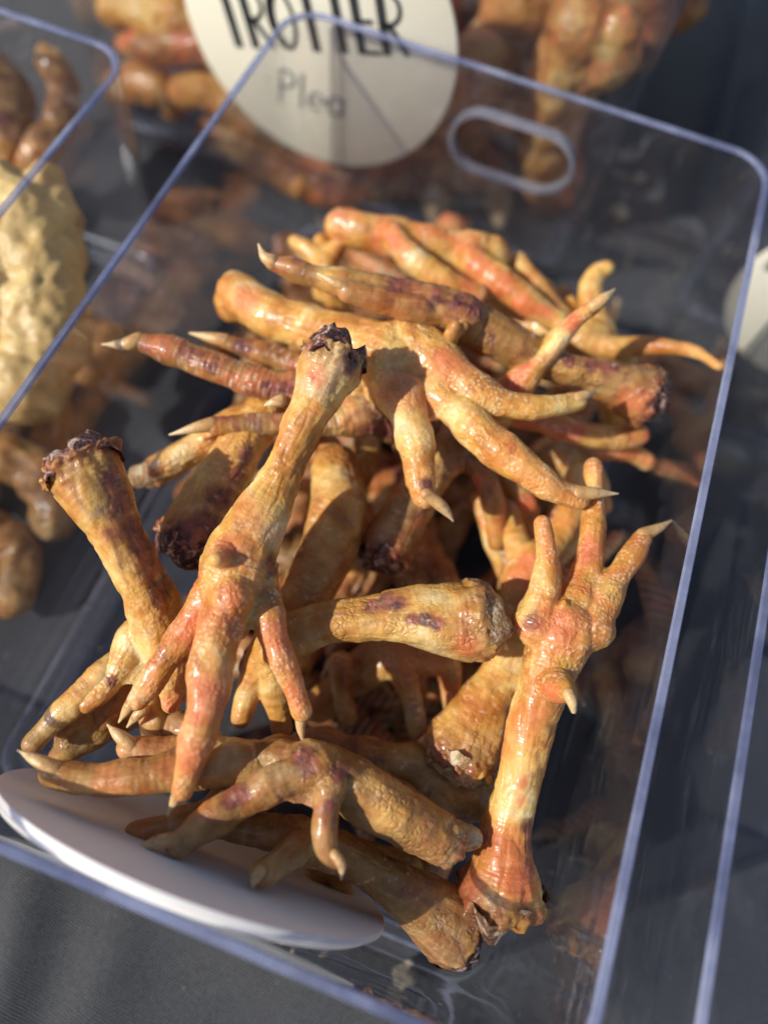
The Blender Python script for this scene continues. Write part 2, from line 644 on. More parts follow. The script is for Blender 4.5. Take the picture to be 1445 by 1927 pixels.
# ------------------------------------------------------------------ round labels
def disc_mesh(name, r, th, n=96, wob=.0):
    bm = bmesh.new()
    prof = [(r - .0004, -th / 2), (r, -th / 2 + .0003), (r, th / 2 - .0003), (r - .0004, th / 2)]
    V, F = [], []
    for pr, z in prof:
        for i in range(n):
            a = 2 * math.pi * i / n
            q = pr * (1 + wob * math.sin(5 * a))
            V.append((q * math.cos(a), q * math.sin(a), z))
    for k in range(3):
        for i in range(n):
            j = (i + 1) % n
            F.append((k * n + i, k * n + j, (k + 1) * n + j, (k + 1) * n + i))
    F.append(tuple(reversed(range(n))))
    F.append(tuple(range(3 * n, 4 * n)))
    bm.free()
    me = mesh_from(name, V, F)
    me.set_sharp_from_angle(angle=math.radians(40))
    return me


def strokes_mesh(name, strokes, wid, th=.0003, z=0.0):
    """flat pen strokes: list of (points, relative width)"""
    V, F = [], []
    for pts, rw in strokes:
        P = np.array(pts, float)
        hw = wid * rw / 2
        n0 = len(V)
        for i, p in enumerate(P):
            a = P[max(i - 1, 0)]
            b = P[min(i + 1, len(P) - 1)]
            d = (b - a) / (np.linalg.norm(b - a) + 1e-9)
            nn = np.array([-d[1], d[0]])
            ext = d * hw * .4 * (-1 if i == 0 else (1 if i == len(P) - 1 else 0))
            l, r_ = p + nn * hw + ext, p - nn * hw + ext
            V += [(l[0], l[1], z), (r_[0], r_[1], z), (l[0], l[1], z + th), (r_[0], r_[1], z + th)]
        for i in range(len(P) - 1):
            a, b = n0 + 4 * i, n0 + 4 * i + 4
            F += [(a + 2, a + 3, b + 3, b + 2), (a, a + 2, b + 2, b), (a + 1, b + 1, b + 3, a + 3)]
    return mesh_from(name, V, F, False)


def arc(cx, cy, rx, ry, a0, a1, n=12):
    return [(cx + rx * math.cos(math.radians(a0 + (a1 - a0) * i / n)), cy + ry * math.sin(math.radians(a0 + (a1 - a0) * i / n))) for i in range(n + 1)]


def letter(ch):
    """hand drawn capitals in a unit-high box: (strokes, advance)"""
    T = 2.3
    if ch == 'T': return [([(0, 1), (.62, 1)], 1), ([(.30, 1), (.30, 0)], T)], .66
    if ch == 'R': return [([(.08, 1), (.08, 0)], T), ([(.08, 1)] + arc(.20, .74, .30, .26, 90, -90) + [(.08, .48)], 1), ([(.22, .48), (.55, 0)], 1.5)], .62
    if ch == 'O': return [(arc(.32, .5, .28, .5, 0, 360, 24), 1), (arc(.32, .5, .26, .46, 110, 250, 12), T)], .70
    if ch == 'E': return [([(.08, 1), (.08, 0)], T), ([(.08, 1), (.5, 1)], 1), ([(.08, .52), (.42, .52)], 1), ([(.08, 0), (.5, 0)], 1)], .58
    if ch == 'P': return [([(.05, 1.0), (.02, -.0)], 1), ([(.05, 1.0)] + arc(.14, .76, .26, .24, 90, -90) + [(.05, .5)], 1)], .5
    if ch == 'l': return [([(.10, 1.0), (.08, .0)], 1)], .26
    if ch == 'e': return [([(.04, .28), (.40, .28)] + arc(.22, .28, .19, .26, 0, 300, 14), 1)], .48
    if ch == 'a': return [(arc(.22, .27, .19, .26, 30, 330, 16), 1), ([(.42, .54), (.42, .02)], 1)], .5
    return [], .3


def word(text, h, x, y, wid, sp=1.0, slant=0.0):
    out = []
    cx = 0
    for ch in text:
        st, adv = letter(ch)
        for pts, rw in st:
            out.append(([(x + (cx + p[0] + slant * p[1]) * h * sp, y + p[1] * h) for p in pts], rw))
        cx += adv
    return out, cx * h * sp


# label on the trotter bin
lc = Vector((-.0910, .1592, .1005))
lab = thing('bin_label', 'round cream label lettered TROTTER on the bin behind the chicken feet', 'label', lc - Vector((0, 0, .064)), None)
d = link_mesh('label_disc', disc_mesh('label_disc', .0615, .0022), CARD, lab)
rot = Matrix.Rotation(math.radians(90), 4, 'X') @ Matrix.Rotation(math.radians(0), 4, 'Z')
up_shift = Matrix.Translation((0, 0, .064))
d.matrix_local = up_shift @ rot
st, wd = word('TROTTER', .0235, 0, 0, .0016, .82)
st = [([(p[0] - wd / 2 - .002, p[1] - .0055) for p in pts], rw) for pts, rw in st]
me = strokes_mesh('lettering', st, .0016)
o = link_mesh('lettering', me, INK, lab)
o.matrix_local = up_shift @ rot @ Matrix.Rotation(math.radians(14.5), 4, 'Z') @ Matrix.Translation((0, 0, .0012))
st, wd = word('Plea', .0165, 0, 0, .0015, 1.15, .12)
st = [([(p[0] - wd / 2 - .006, p[1] - .0345) for p in pts], rw) for pts, rw in st]
o = link_mesh('handwriting', strokes_mesh('handwriting', st, .0013), INK_GREY, lab)
o.matrix_local = up_shift @ rot @ Matrix.Rotation(math.radians(6), 4, 'Z') @ Matrix.Translation((0, 0, .0012))
o = link_mesh('blue_mark', strokes_mesh('blue_mark', [([(.012, .034), (.016, .031), (.021, .034)], 2), ([(.013, .037), (.020, .038)], 1.5)], .0016), INK_BLUE, lab)
o.matrix_local = up_shift @ rot @ Matrix.Translation((0, 0, .0012))

lab2 = thing('bin_label', 'cream round label half out of frame at the right, on the back right bin', 'label', (.168, .1612, .0), None)
d = link_mesh('label_disc', disc_mesh('label_disc', .05, .0022), CARD, lab2)
d.matrix_local = Matrix.Translation((0, 0, .0505)) @ rot
st, wd = word('TRE', .017, -.046, .010, .0014, .8)
o = link_mesh('lettering', strokes_mesh('lettering', st, .0014), INK_GREY, lab2)
o.matrix_local = Matrix.Translation((0, 0, .0505)) @ rot @ Matrix.Translation((0, 0, .0012))

# the two white discs standing in the front of the bin
def lean_disc(r, th, top, bot, xc, label, n_off):
    T, B = Vector(top), Vector(bot)
    up = (T - B).normalized()
    ctr = (T + B) / 2
    xax = Vector((1, 0, 0))
    xax = (xax - up * xax.dot(up)).normalized()
    nz = xax.cross(up)
    M = Matrix([[xax[i], up[i], nz[i], 0] for i in range(3)] + [[0, 0, 0, 1]])
    o = link_mesh('round_card', disc_mesh('round_card', r, th, 128, .0), CARD_W)
    o.matrix_world = Matrix.Translation(ctr + nz * n_off) @ M
    tag(o, label, 'round card', 'white round cards in the front of the bin')


lean_disc(.0590, .0022, (-.005, -.1492, .1145), (-.005, -.1330, .0045), -.005,
          'thick white round card leaning inside the bin front, nearer the chicken feet', 0)
lean_disc(.0575, .0012, (-.006, -.1500, .1120), (-.006, -.1360, .0045), -.006,
          'thinner white disc doubling the leaning card, between it and the bin front', .0010)


# ------------------------------------------------------------------ dried feet
def catmull(P, R, step):
    P = np.array(P, float)
    R = np.array(R, float)
    if len(P) < 2: return P, R
    Q = np.vstack([2 * P[0] - P[1], P, 2 * P[-1] - P[-2]])
    r = np.concatenate([[R[0]], R, [R[-1]]])
    op, orr = [], []
    for i in range(1, len(Q) - 2):
        n = max(2, int(np.linalg.norm(Q[i + 1] - Q[i]) / step))
        for j in range(n):
            t = j / n
            c = np.array([-t ** 3 + 2 * t * t - t, 3 * t ** 3 - 5 * t * t + 2, -3 * t ** 3 + 4 * t * t + t, t ** 3 - t * t]) / 2
            op.append(c @ Q[i - 1:i + 3])
            orr.append(c @ r[i - 1:i + 3])
    op.append(P[-1])
    orr.append(R[-1])
    return np.array(op), np.maximum(np.array(orr), .0003)


def tube(P, R, V, F, flat_start=False, sides=20, squash=None):
    """append a closed swept tube to V, F"""
    n = len(P)
    T = np.gradient(P, axis=0)
    T /= np.linalg.norm(T, axis=1)[:, None] + 1e-12
    ref = np.array([0, 0, 1.0]) if abs(T[0][2]) < .9 else np.array([1.0, 0, 0])
    N = np.cross(T[0], ref)
    N /= np.linalg.norm(N)
    rings = []
    Ns = []
    for i in range(n):
        N = N - T[i] * (N @ T[i])
        N /= np.linalg.norm(N)
        Ns.append(N)

    def add_ring(c, N, B, r):
        b = len(V)
        for k in range(sides):
            a = 2 * math.pi * k / sides
            V.append(c + (N * math.cos(a) + B * math.sin(a)) * r)
        rings.append(b)
    caps = []
    B0 = np.cross(T[0], Ns[0])
    if not flat_start:
        for a in (75, 50, 25):
            add_ring(P[0] - T[0] * R[0] * math.sin(math.radians(a)), Ns[0], B0, R[0] * math.cos(math.radians(a)))
    for i in range(n):
        add_ring(P[i], Ns[i], np.cross(T[i], Ns[i]), R[i])
    Bn = np.cross(T[-1], Ns[-1])
    for a in (25, 50, 75):
        add_ring(P[-1] + T[-1] * R[-1] * math.sin(math.radians(a)), Ns[-1], Bn, R[-1] * math.cos(math.radians(a)))
    for a, b in zip(rings[:-1], rings[1:]):
        for k in range(sides):
            j = (k + 1) % sides
            F.append((a + k, a + j, b + j, b + k))
    F.append(tuple(rings[0] + k for k in reversed(range(sides))))
    F.append(tuple(rings[-1] + k for k in range(sides)))


def ball(c, r, V, F):
    tube(np.array([c - np.array([0, 0, 1e-4]), c, c + np.array([0, 0, 1e-4])]), np.array([r, r, r]), V, F)


def remesh(V, F, vox, smooth_it=5):
    me = mesh_from('raw', V, F)
    o = bpy.data.objects.new('raw', me)
    COL.objects.link(o)
    m = o.modifiers.new('r', 'REMESH')
    m.mode = 'VOXEL'
    m.voxel_size = vox
    m = o.modifiers.new('s', 'SMOOTH')
    m.factor = .5
    m.iterations = smooth_it
    dg = bpy.context.evaluated_depsgraph_get()
    out = bpy.data.meshes.new_from_object(o.evaluated_get(dg))
    bpy.data.objects.remove(o)
    bpy.data.meshes.remove(me)
    return out


def set_attr(me, name, arr):
    a = me.attributes.new(name, 'FLOAT', 'POINT')
    a.data.foreach_set('value', np.asarray(arr, np.float32))


def claw_mesh(P, R, base):
    V, F = [], []
    Q, r = catmull(P, R, .0007)
    tube(Q, r, V, F, False, 14)
    V = np.array(V)
    me = mesh_from('claw', V - base, F)
    d = np.linalg.norm(V - Q[0], axis=1)
    set_attr(me, 'along', np.clip(d / (d.max() + 1e-9), 0, 1))
    return me


def cut_mesh(c, T, r, base, seed):
    """a ragged crust over the sawn end of the shank"""
    rs = np.random.RandomState(seed)
    ref = np.array([0, 0, 1.0]) if abs(T[2]) < .9 else np.array([1.0, 0, 0])
    N = np.cross(T, ref)
    N /= np.linalg.norm(N)
    B = np.cross(T, N)
    nr, na = 12, 40
    V, F = [], []
    off = rs.rand(3) * 7
    for i in range(nr + 1):
        q = i / nr
        for k in range(na):
            a = 2 * math.pi * k / na
            rr = r * q * (1 + .10 * math.sin(3 * a + seed) + .06 * math.sin(7 * a + 2 * seed))
            p = c + (N * math.cos(a) + B * math.sin(a)) * rr
            V.append(p)
    V = np.array(V)
    q = np.repeat(np.arange(nr + 1) / nr, na)
    h = .0014 * vnoise(V, 330, off[0]) + .0012 * vnoise(V, 800, off[1]) + .0016 * vnoise(V, 140, off[2])
    h += r * .42 * (1 - q ** 2) + .0018 * vnoise(V, 220, off[1] + 3) - r * .45 * np.exp(-((q - .18) / .22) ** 2) - .0040 * np.clip((q - .85) / .15, 0, 1) ** 1.5
    h += .0018 * np.exp(-((q - .72) / .16) ** 2)
    V = V + T * h[:, None]
    for i in range(nr):
        for k in range(na):
            j = (k + 1) % na
            F.append((i * na + k, (i + 1) * na + k, (i + 1) * na + j, i * na + j))
    return mesh_from('cut_end', V - base, F)


NF = [0]
GROUP = 'dried chicken feet heaped in the clear bin'


def dried_foot(label, tubes, claws=(), blobs=(), stump=None, side='P', tint=(.3, .3, .2), vox=.00048, pale=0.0,
               name='chicken_foot', cat='chicken foot', group=GROUP, rough=1.0, bone=None, bumps=True, mat=None, marks=(), rings=.25, webs=()):
    """tubes: lists of (x, y, z mm, r px); the first one is the shank, cut at its first point if stump"""
    NF[0] += 1
    seed = NF[0]
    rs = np.random.RandomState(seed * 13)

    def pt(q):
        P = at(q[0], q[1], q[2] / 1000)
        return P, q[3] * depth(P) / F_PX
    V, F, cl = [], [], []
    for ti, tb in enumerate(tubes):
        PR = [pt(q) for q in tb]
        P, R = catmull([p for p, _ in PR], [r for _, r in PR], .0011)
        arc_ = np.concatenate([[0], np.cumsum(np.linalg.norm(np.diff(P, axis=0), axis=1))])
        if ti > 0 or not stump:
            # knuckle swellings and a slightly wandering centre line
            R = R * (.97 + .07 * np.sin(arc_ / .0024 + rs.rand() * 6) * np.exp(-arc_[::-1] / .05) + .05 * vnoise(P, 90, rs.rand() * 9))
        else:
            R = R * (1 + .03 * np.sin(arc_ / .008 + rs.rand() * 6))
        wob = np.stack([vnoise(P, 70, rs.rand() * 9 + k) for k in range(3)], 1) * R[:, None] * .10
        P = P + wob
        tube(P, R, V, F, bool(stump) and ti == 0)
        cl.append((ti, P, R, arc_))
    for b in blobs:
        P, r = pt(b)
        ball(P, r, V, F)
        cl.append((0, P[None], np.array([r]), np.array([.02])))
    for wb in webs:
        # a thin sheet of skin stretched between three points
        C3 = [pt((q[0], q[1], q[2], 10))[0] for q in wb[:3]]
        th = (wb[3] if len(wb) > 3 else 1.0) / 1000
        nn_ = np.cross(C3[1] - C3[0], C3[2] - C3[0])
        nn_ /= np.linalg.norm(nn_)
        b0 = len(V)
        N_ = 10
        ids = {}
        rim_ = []
        for a_ in range(N_ + 1):
            for b_ in range(N_ + 1 - a_):
                c_ = N_ - a_ - b_
                p_ = (C3[0] * a_ + C3[1] * b_ + C3[2] * c_) / N_
                cc_ = sum(C3) / 3
                e_ = 1 if min(a_, b_, c_) == 0 else 0
                p_ = p_ + (cc_ - p_) * e_ * rs.uniform(.0, .16) * (a_ / N_ < .9)
                lift = nn_ * rs.uniform(-.1, .1) / 1000
                ids[a_, b_] = len(V)
                V.append(p_ + nn_ * th * .5 + lift)
                V.append(p_ - nn_ * th * .5 + lift)
        for a_ in range(N_):
            for b_ in range(N_ - a_):
                i0, i1, i2 = ids[a_, b_], ids[a_ + 1, b_], ids[a_, b_ + 1]
                F.append((i0, i1, i2))
                F.append((i0 + 1, i2 + 1, i1 + 1))
                if (a_ + 1, b_ + 1) in ids:
                    i3 = ids[a_ + 1, b_ + 1]
                    F.append((i1, i3, i2))
                    F.append((i1 + 1, i2 + 1, i3 + 1))
        edge_ = [(a_, 0) for a_ in range(N_ + 1)] + [(N_ - k_, k_) for k_ in range(1, N_ + 1)] + [(0, N_ - k_) for k_ in range(1, N_)]
        for k_ in range(len(edge_)):
            x0_, x1_ = ids[edge_[k_]], ids[edge_[(k_ + 1) % len(edge_)]]
            F.append((x0_, x0_ + 1, x1_ + 1, x1_))
    V = np.array(V)
    base = np.array([V[:, 0].mean(), V[:, 1].mean(), V[:, 2].min()])
    root = thing(name, label, cat, tuple(base), group)
    me = remesh(V, F, vox, 7)
    n = len(me.vertices)
    co = np.empty(n * 3)
    me.vertices.foreach_get('co', co)
    co = co.reshape(-1, 3)
    no = np.empty(n * 3)
    me.vertex_normals.foreach_get('vector', no)
    no = no.reshape(-1, 3)
    # nearest centre line sample
    CP = np.concatenate([c[1] for c in cl])
    CT = np.concatenate([np.full(len(c[1]), c[0]) for c in cl])
    CR = np.concatenate([c[2] for c in cl])
    CE = np.concatenate([c[3][-1] - c[3] for c in cl])      # distance to the far end
    CS = np.concatenate([c[3] for c in cl])
    idx = np.empty(n, int)
    for a in range(0, n, 6000):
        d = np.linalg.norm(co[a:a + 6000, None, :] - CP[None], axis=2) - CR[None] * .9
        idx[a:a + 6000] = d.argmin(1)
    ti, s, e, rr = CT[idx], CS[idx], CE[idx], CR[idx]
    toe = (ti > 0).astype(float) * sstep(.0, .008, s)
    up = np.array({'P': [-.1, -.25, .95], 'D': [-.1, -.25, .95], 'L': [-.8, .2, .3], 'R': [.8, -.2, .3]}[side])
    fac = no @ (up / np.linalg.norm(up))
    dors = fac if side != 'P' else -fac
    dm = sstep(-.15, .45, dors)
    pm = sstep(-.1, .4, -dors)
    per = .0034
    # ring scutes along the upper side of the toes
    ph = (s + .0014 * vnoise(co, 90, seed) + .0004 * vnoise(co, 300, seed)) / per
    fr = ph - np.floor(ph)
    crease = np.exp(-((fr - .5) / .075) ** 2) * sstep(-.35, .35, vnoise(co, 210, seed + 7))
    # radial displacement
    disp = .00060 * vnoise(co, 110, seed) + .00028 * vnoise(co, 330, seed + 3)
    # long dried wrinkles following the shank
    axs = CP[np.minimum(idx + 1, len(CP) - 1)] - CP[np.maximum(idx - 1, 0)]
    axs /= np.linalg.norm(axs, axis=1)[:, None] + 1e-9
    rad = co - CP[idx]
    rad -= axs * np.einsum('ij,ij->i', rad, axs)[:, None]
    rad /= np.linalg.norm(rad, axis=1)[:, None] + 1e-9
    wr = np.abs(vnoise(rad * .0040 + axs * s[:, None] * .18, 700, seed * 2)) * 2
    disp += -.00045 * (1 - np.clip(wr * 1.6, 0, 1)) * (1 - toe * .5) * rough * .45
    if bumps:
        disp += toe * dm * (.00030 * (fr - .5) - .00036 * crease) * min(1, rings + .3)
        wrk = np.sin(s / .0016 * 2 * math.pi / 1.2 + 3 * vnoise(co, 200, seed)) * .00003
        disp += wrk * (1 - toe * dm)
    # tendons and flats: the limbs are not round in section
    n1 = rs.randn(3)
    c_ = rad @ (n1 / np.linalg.norm(n1))
    env = sstep(.002, .012, s) * sstep(.0, .010, e)
    disp += env * rr * (.085 * (2 * c_ ** 2 - 1) + .06 * (4 * c_ ** 3 - 3 * c_)) * np.where(toe > 0, .45, 1) / np.clip(rr / .005, .35, 1.2)
    if not bumps:
        disp += .0012 * (.5 - np.abs(vnoise(co, 150, seed + 1))) + .0007 * (.5 - np.abs(vnoise(co, 380, seed + 2)))
    stp = np.zeros(n)
    if stump:
        sh = ti == 0
        stp = np.where(sh, np.exp(-s / .0045), 0)
        edge = np.where(sh, np.exp(-s / .0028), 0)
        disp += edge * (.0016 * vnoise(co, 300, seed + 9) + .0009 * vnoise(co, 700, seed + 11))
        stp = np.clip(stp * 1.4, 0, 1)
    co = co + no * (disp * np.clip(rr / .005, .35, 1.2) * rough)[:, None]
    co -= base
    me.vertices.foreach_set('co', co.ravel())
    me.polygons.foreach_set('use_smooth', [True] * len(me.polygons))
    me.update()
    me.name = 'skin'
    set_attr(me, 'plantar', pm * np.where(ti > 0, 1, sstep(.03, .0, e)))
    set_attr(me, 'toe', toe)
    set_attr(me, 'ring', toe * dm * crease * rings if bumps else np.zeros(n))
    for kind in ('bruise', 'blush'):
        mk = np.zeros(n)
        for q in marks:
            if q[4] != kind: continue
            # the spot of skin that lies on that sight line, nearest the viewer
            dr = ray(q[0], q[1])
            dr = dr / np.linalg.norm(dr)
            w_ = co + base - CAM
            tt = w_ @ dr
            off_ = np.linalg.norm(w_ - tt[:, None] * dr, axis=1)
            near = off_ < max(off_.min() * 1.5, .0012)
            P = (co + base)[np.where(near)[0][tt[near].argmin()]]
            r = q[3] * depth(P) / F_PX * 1.15
            mk = np.maximum(mk, 1 - np.clip(np.linalg.norm(co + base - P, axis=1) / r, 0, 1.2))
        set_attr(me, kind, mk)
    fl = rad * .0055
    va = fl + np.array([.11, .05, .08]) * s[:, None] + seed
    vc = rad * .0012 + np.array([.45, .5, .55]) * s[:, None] * (1 + .0 * toe[:, None]) + seed + co * .25
    for nm, vv in (('along_flow', va), ('cross_flow', vc)):
        at_ = me.attributes.new(nm, 'FLOAT_VECTOR', 'POINT')
        at_.data.foreach_set('vector', vv.astype(np.float32).ravel())
    set_attr(me, 'stump', stp)
    set_attr(me, 'scale', (1 - toe) * np.clip(.35 + .65 * dm, 0, 1) if bumps else np.zeros(n))
    sk = link_mesh('skin', me, mat or SKIN, root)
    sk.color = (*tint, seed * .37 % 1 + seed)
    for c in claws:
        PR = [pt(q) for q in c]
        m = claw_mesh([p for p, _ in PR], [r for _, r in PR], base)
        k = link_mesh('claw', m, CLAW, root)
        k.color = (1, 1, 1, seed + .3)
    if stump:
        _, P, R, _a = cl[0]
        T = P[0] - P[2]
        T /= np.linalg.norm(T)
        m = cut_mesh(P[0] + T * .0004, T, R[0] * .97, base, seed)
        k = link_mesh('cut_end', m, CUT, root)
        k.color = (pale, 0, 0, seed)
    if bone:
        Vb, Fb = [], []
        PR = [pt(q) for q in bone]
        P, R = catmull([p for p, _ in PR], [r for _, r in PR], .001)
        tube(P, R, Vb, Fb)
        mb = remesh(np.array(Vb), Fb, .0005, 3)
        cb = np.empty(len(mb.vertices) * 3)
        mb.vertices.foreach_get('co', cb)
        cb = cb.reshape(-1, 3)
        cb = cb * 1 + np.stack([vnoise(cb, 500, k) for k in range(3)], 1) * .0004 - base
        mb.vertices.foreach_set('co', cb.ravel())
        mb.polygons.foreach_set('use_smooth', [True] * len(mb.polygons))
        mb.update()
        mb.name = 'bone'
        k = link_mesh('bone', mb, CUT, root)
        k.color = (1, 0, 0, seed)
    return root


# A  the foot hanging in the middle, sole towards the camera
dried_foot('middle chicken foot hanging sole up, black crusted stump on top, three toes pointing down',
    [[(632, 668, 124, 66), (615, 718, 122, 58), (588, 775, 119, 46), (550, 855, 115, 41), (518, 915, 111, 46), (492, 975, 108, 60), (462, 1050, 104, 72), (450, 1100, 102, 66)],
     [(425, 1080, 102, 44), (398, 1118, 101, 37), (368, 1162, 98, 34), (330, 1215, 95, 33), (290, 1272, 92, 29), (258, 1318, 89, 21)],
     [(440, 1130, 103, 50), (418, 1190, 104, 46), (402, 1250, 104, 45), (388, 1320, 103, 43), (370, 1395, 101, 37), (355, 1450, 98, 31), (344, 1488, 96, 23)],
     [(485, 1070, 102, 46), (500, 1120, 102, 38), (512, 1180, 100, 34), (530, 1235, 98, 29), (552, 1290, 95, 24), (569, 1338, 93, 20)],
     [(440, 1025, 106, 34), (422, 1045, 112, 25), (408, 1052, 117, 15)],
     [(420, 1130, 100, 26), (392, 1180, 98, 20), (385, 1195, 98, 12)],
     [(470, 1120, 100, 30), (468, 1160, 98, 20), (455, 1195, 97, 10)]],
    claws=[[(254, 1315, 90, 12), (240, 1335, 88, 10), (224, 1360, 84, 2)], [(342, 1480, 97, 14), (330, 1505, 94, 10), (316, 1535, 90, 2)],
           [(570, 1332, 94, 13), (566, 1365, 91, 10), (572, 1402, 86, 2)]],
    blobs=[(440, 1125, 108, 44), (415, 1090, 106, 34)], stump=True, side='P', tint=(.45, .25, .05), vox=.00042,
    webs=[((400, 1090, 108), (482, 1088, 108), (436, 1165, 111), 2.2), ((425, 1110, 104), (372, 1180, 98), (385, 1215, 99), 1.5), ((470, 1100, 103), (440, 1185, 103), (512, 1190, 99), 1.5)],
    marks=[(430, 1020, 112, 44, 'blush'), (355, 1180, 98, 70, 'blush'), (395, 1330, 103, 90, 'blush'), (350, 1440, 98, 60, 'blush'), (520, 1190, 100, 60, 'blush'), (560, 1310, 95, 50, 'blush'), (440, 1130, 110, 50, 'blush'), (590, 700, 124, 40, 'blush'), (520, 1065, 104, 34, 'bruise'), (668, 690, 124, 40, 'bruise')])

# B  the big spread foot at the top
dried_foot('largest spread chicken foot across the top, plump golden toes reaching right and down',
    [[(452, 560, 92, 42), (500, 592, 95, 46), (560, 612, 98, 47), (630, 632, 100, 52), (700, 655, 102, 64), (760, 690, 103, 72)],
     [(770, 650, 106, 56), (820, 678, 108, 52), (872, 722, 109, 42), (925, 752, 110, 34), (985, 764, 110, 27), (1040, 762, 110, 24), (1085, 756, 109, 21)],
     [(820, 735, 104, 44), (868, 778, 107, 38), (900, 812, 108, 40), (950, 852, 108, 40), (1005, 893, 107, 34), (1050, 922, 106, 28), (1088, 934, 105, 25)],
     [(755, 745, 104, 52), (768, 795, 105, 38), (782, 838, 104, 37), (790, 880, 102, 30), (792, 915, 101, 28), (796, 936, 100, 26)],
     [(445, 540, 90, 30), (440, 570, 90, 36)]],
    claws=[[(1085, 750, 111, 12), (1103, 743, 111, 9), (1121, 737, 110, 2)], [(1085, 928, 107, 15), (1120, 928, 107, 11), (1162, 929, 106, 2)],
           [(802, 930, 103, 13), (828, 950, 101, 12), (842, 965, 99, 8), (852, 980, 97, 2)]],
    blobs=[(752, 722, 101, 58), (712, 740, 96, 40)], side='P', tint=(.25, .12, .0), vox=.00042,
    webs=[((740, 690, 103), (770, 800, 104), (860, 790, 107), 2.0), ((780, 660, 106), (905, 765, 109), (870, 775, 107), 2.0)],
    marks=[(755, 715, 104, 85, 'blush'), (850, 680, 110, 60, 'blush'), (455, 560, 96, 50, 'blush'), (735, 735, 106, 46, 'blush'), (805, 905, 103, 20, 'bruise'), (968, 835, 110, 16, 'blush')])

# C  left foot, stump up
dried_foot('chicken foot standing at the left, black crusted stump, long purple bruise down its shank',
    [[(154, 872, 112, 76), (178, 920, 110, 68), (220, 1000, 105, 48), (260, 1075, 98, 42), (290, 1140, 90, 48), (312, 1210, 82, 60)],
     [(262, 1205, 81, 42), (232, 1255, 79, 30), (195, 1300, 78, 26), (165, 1325, 77, 18)],
     [(320, 1240, 78, 50), (325, 1285, 76, 40), (322, 1325, 74, 22)],
     [(350, 1220, 78, 38), (370, 1280, 74, 32), (385, 1340, 70, 26), (390, 1390, 66, 20)]],
    claws=[[(270, 1335, 74, 12), (255, 1350, 73, 9), (240, 1368, 70, 2)]],
    blobs=[(318, 1240, 76, 50)], webs=[((285, 1110, 90), (196, 1300, 78), (345, 1290, 76), 2.6), ((250, 1200, 82), (165, 1340, 77), (240, 1290, 78), 1.6)], stump=True, side='P', tint=(.10, .25, .05), vox=.00042,
    marks=[(222, 905, 108, 44, 'bruise'), (240, 945, 106, 52, 'bruise'), (262, 990, 104, 56, 'bruise'), (282, 1030, 102, 56, 'bruise'), (298, 1065, 100, 54, 'bruise'), (316, 1105, 98, 48, 'bruise'), (320, 1330, 86, 40, 'blush'), (200, 1280, 88, 16, 'bruise')])

# D  shank in the centre pointing right
dried_foot('pale yellow chicken shank lying level in the centre, crusted brown stump facing right',
    [[(914, 1166, 92, 78), (885, 1168, 92, 80), (830, 1166, 92, 62), (770, 1164, 91, 48), (700, 1163, 89, 40), (620, 1170, 86, 40), (560, 1190, 83, 44), (520, 1215, 80, 50)],
     [(500, 1225, 78, 34), (470, 1290, 72, 28), (455, 1350, 68, 22)], [(510, 1240, 78, 34), (520, 1310, 70, 28), (530, 1370, 64, 22)]],
    claws=[[(930, 1200, 88, 14), (945, 1210, 88, 9), (955, 1222, 87, 2)]],
    stump=True, side='D', tint=(.05, .15, .25), vox=.00045, pale=.7,
    marks=[(720, 1128, 94, 34, 'bruise'), (745, 1130, 94, 34, 'bruise'), (700, 1132, 94, 26, 'bruise'), (770, 1158, 96, 22, 'bruise'), (792, 1162, 96, 24, 'bruise'), (815, 1170, 96, 20, 'bruise'), (880, 1225, 88, 36, 'blush')])

# E  right foot
dried_foot('chicken foot by the right wall, toes spread upward, small spur, stump at the bottom',
    [[(936, 1690, 62, 84), (938, 1655, 65, 76), (948, 1600, 68, 60), (965, 1500, 73, 48), (988, 1400, 80, 46), (1012, 1310, 86, 50), (1032, 1240, 91, 60), (1060, 1180, 94, 68)],
     [(1010, 1170, 95, 48), (1022, 1120, 98, 33), (1030, 1065, 101, 25), (1027, 1020, 103, 20), (1021, 985, 104, 15)],
     [(1080, 1150, 94, 46), (1098, 1100, 95, 38), (1108, 1050, 97, 29), (1115, 985, 99, 25), (1118, 930, 100, 22), (1115, 880, 101, 19)],
     [(1105, 1180, 95, 50), (1128, 1135, 97, 37), (1158, 1088, 98, 28), (1185, 1050, 98, 24), (1208, 1012, 98, 20)],
     [(1035, 1285, 94, 34), (1060, 1298, 100, 25), (1072, 1310, 104, 15)]],
    claws=[[(1208, 1006, 99, 13), (1238, 994, 98, 9), (1262, 980, 96, 2)], [(1070, 1306, 105, 12), (1076, 1322, 105, 10), (1079, 1337, 103, 6)]],
    blobs=[(1052, 1200, 95, 50)], stump=True, side='P', tint=(.42, .12, .05), vox=.00042, pale=.35,
    webs=[((1060, 1180, 98), (1035, 1110, 98), (1095, 1110, 96), 2.0), ((1070, 1190, 97), (1100, 1100, 96), (1140, 1120, 97), 2.0), ((1045, 1170, 100), (1080, 1165, 101), (1060, 1125, 103), 2.0)],
    marks=[(1040, 1180, 98, 75, 'blush'), (1030, 1310, 92, 40, 'blush'), (1000, 1170, 98, 28, 'bruise'), (990, 1480, 76, 24, 'blush'), (986, 1510, 76, 22, 'blush'), (1000, 1560, 70, 26, 'bruise'), (1004, 1590, 70, 26, 'bruise'), (1004, 1630, 70, 26, 'bruise'), (990, 1660, 66, 60, 'blush'), (1112, 1030, 99, 40, 'blush'), (880, 1660, 64, 40, 'blush')])

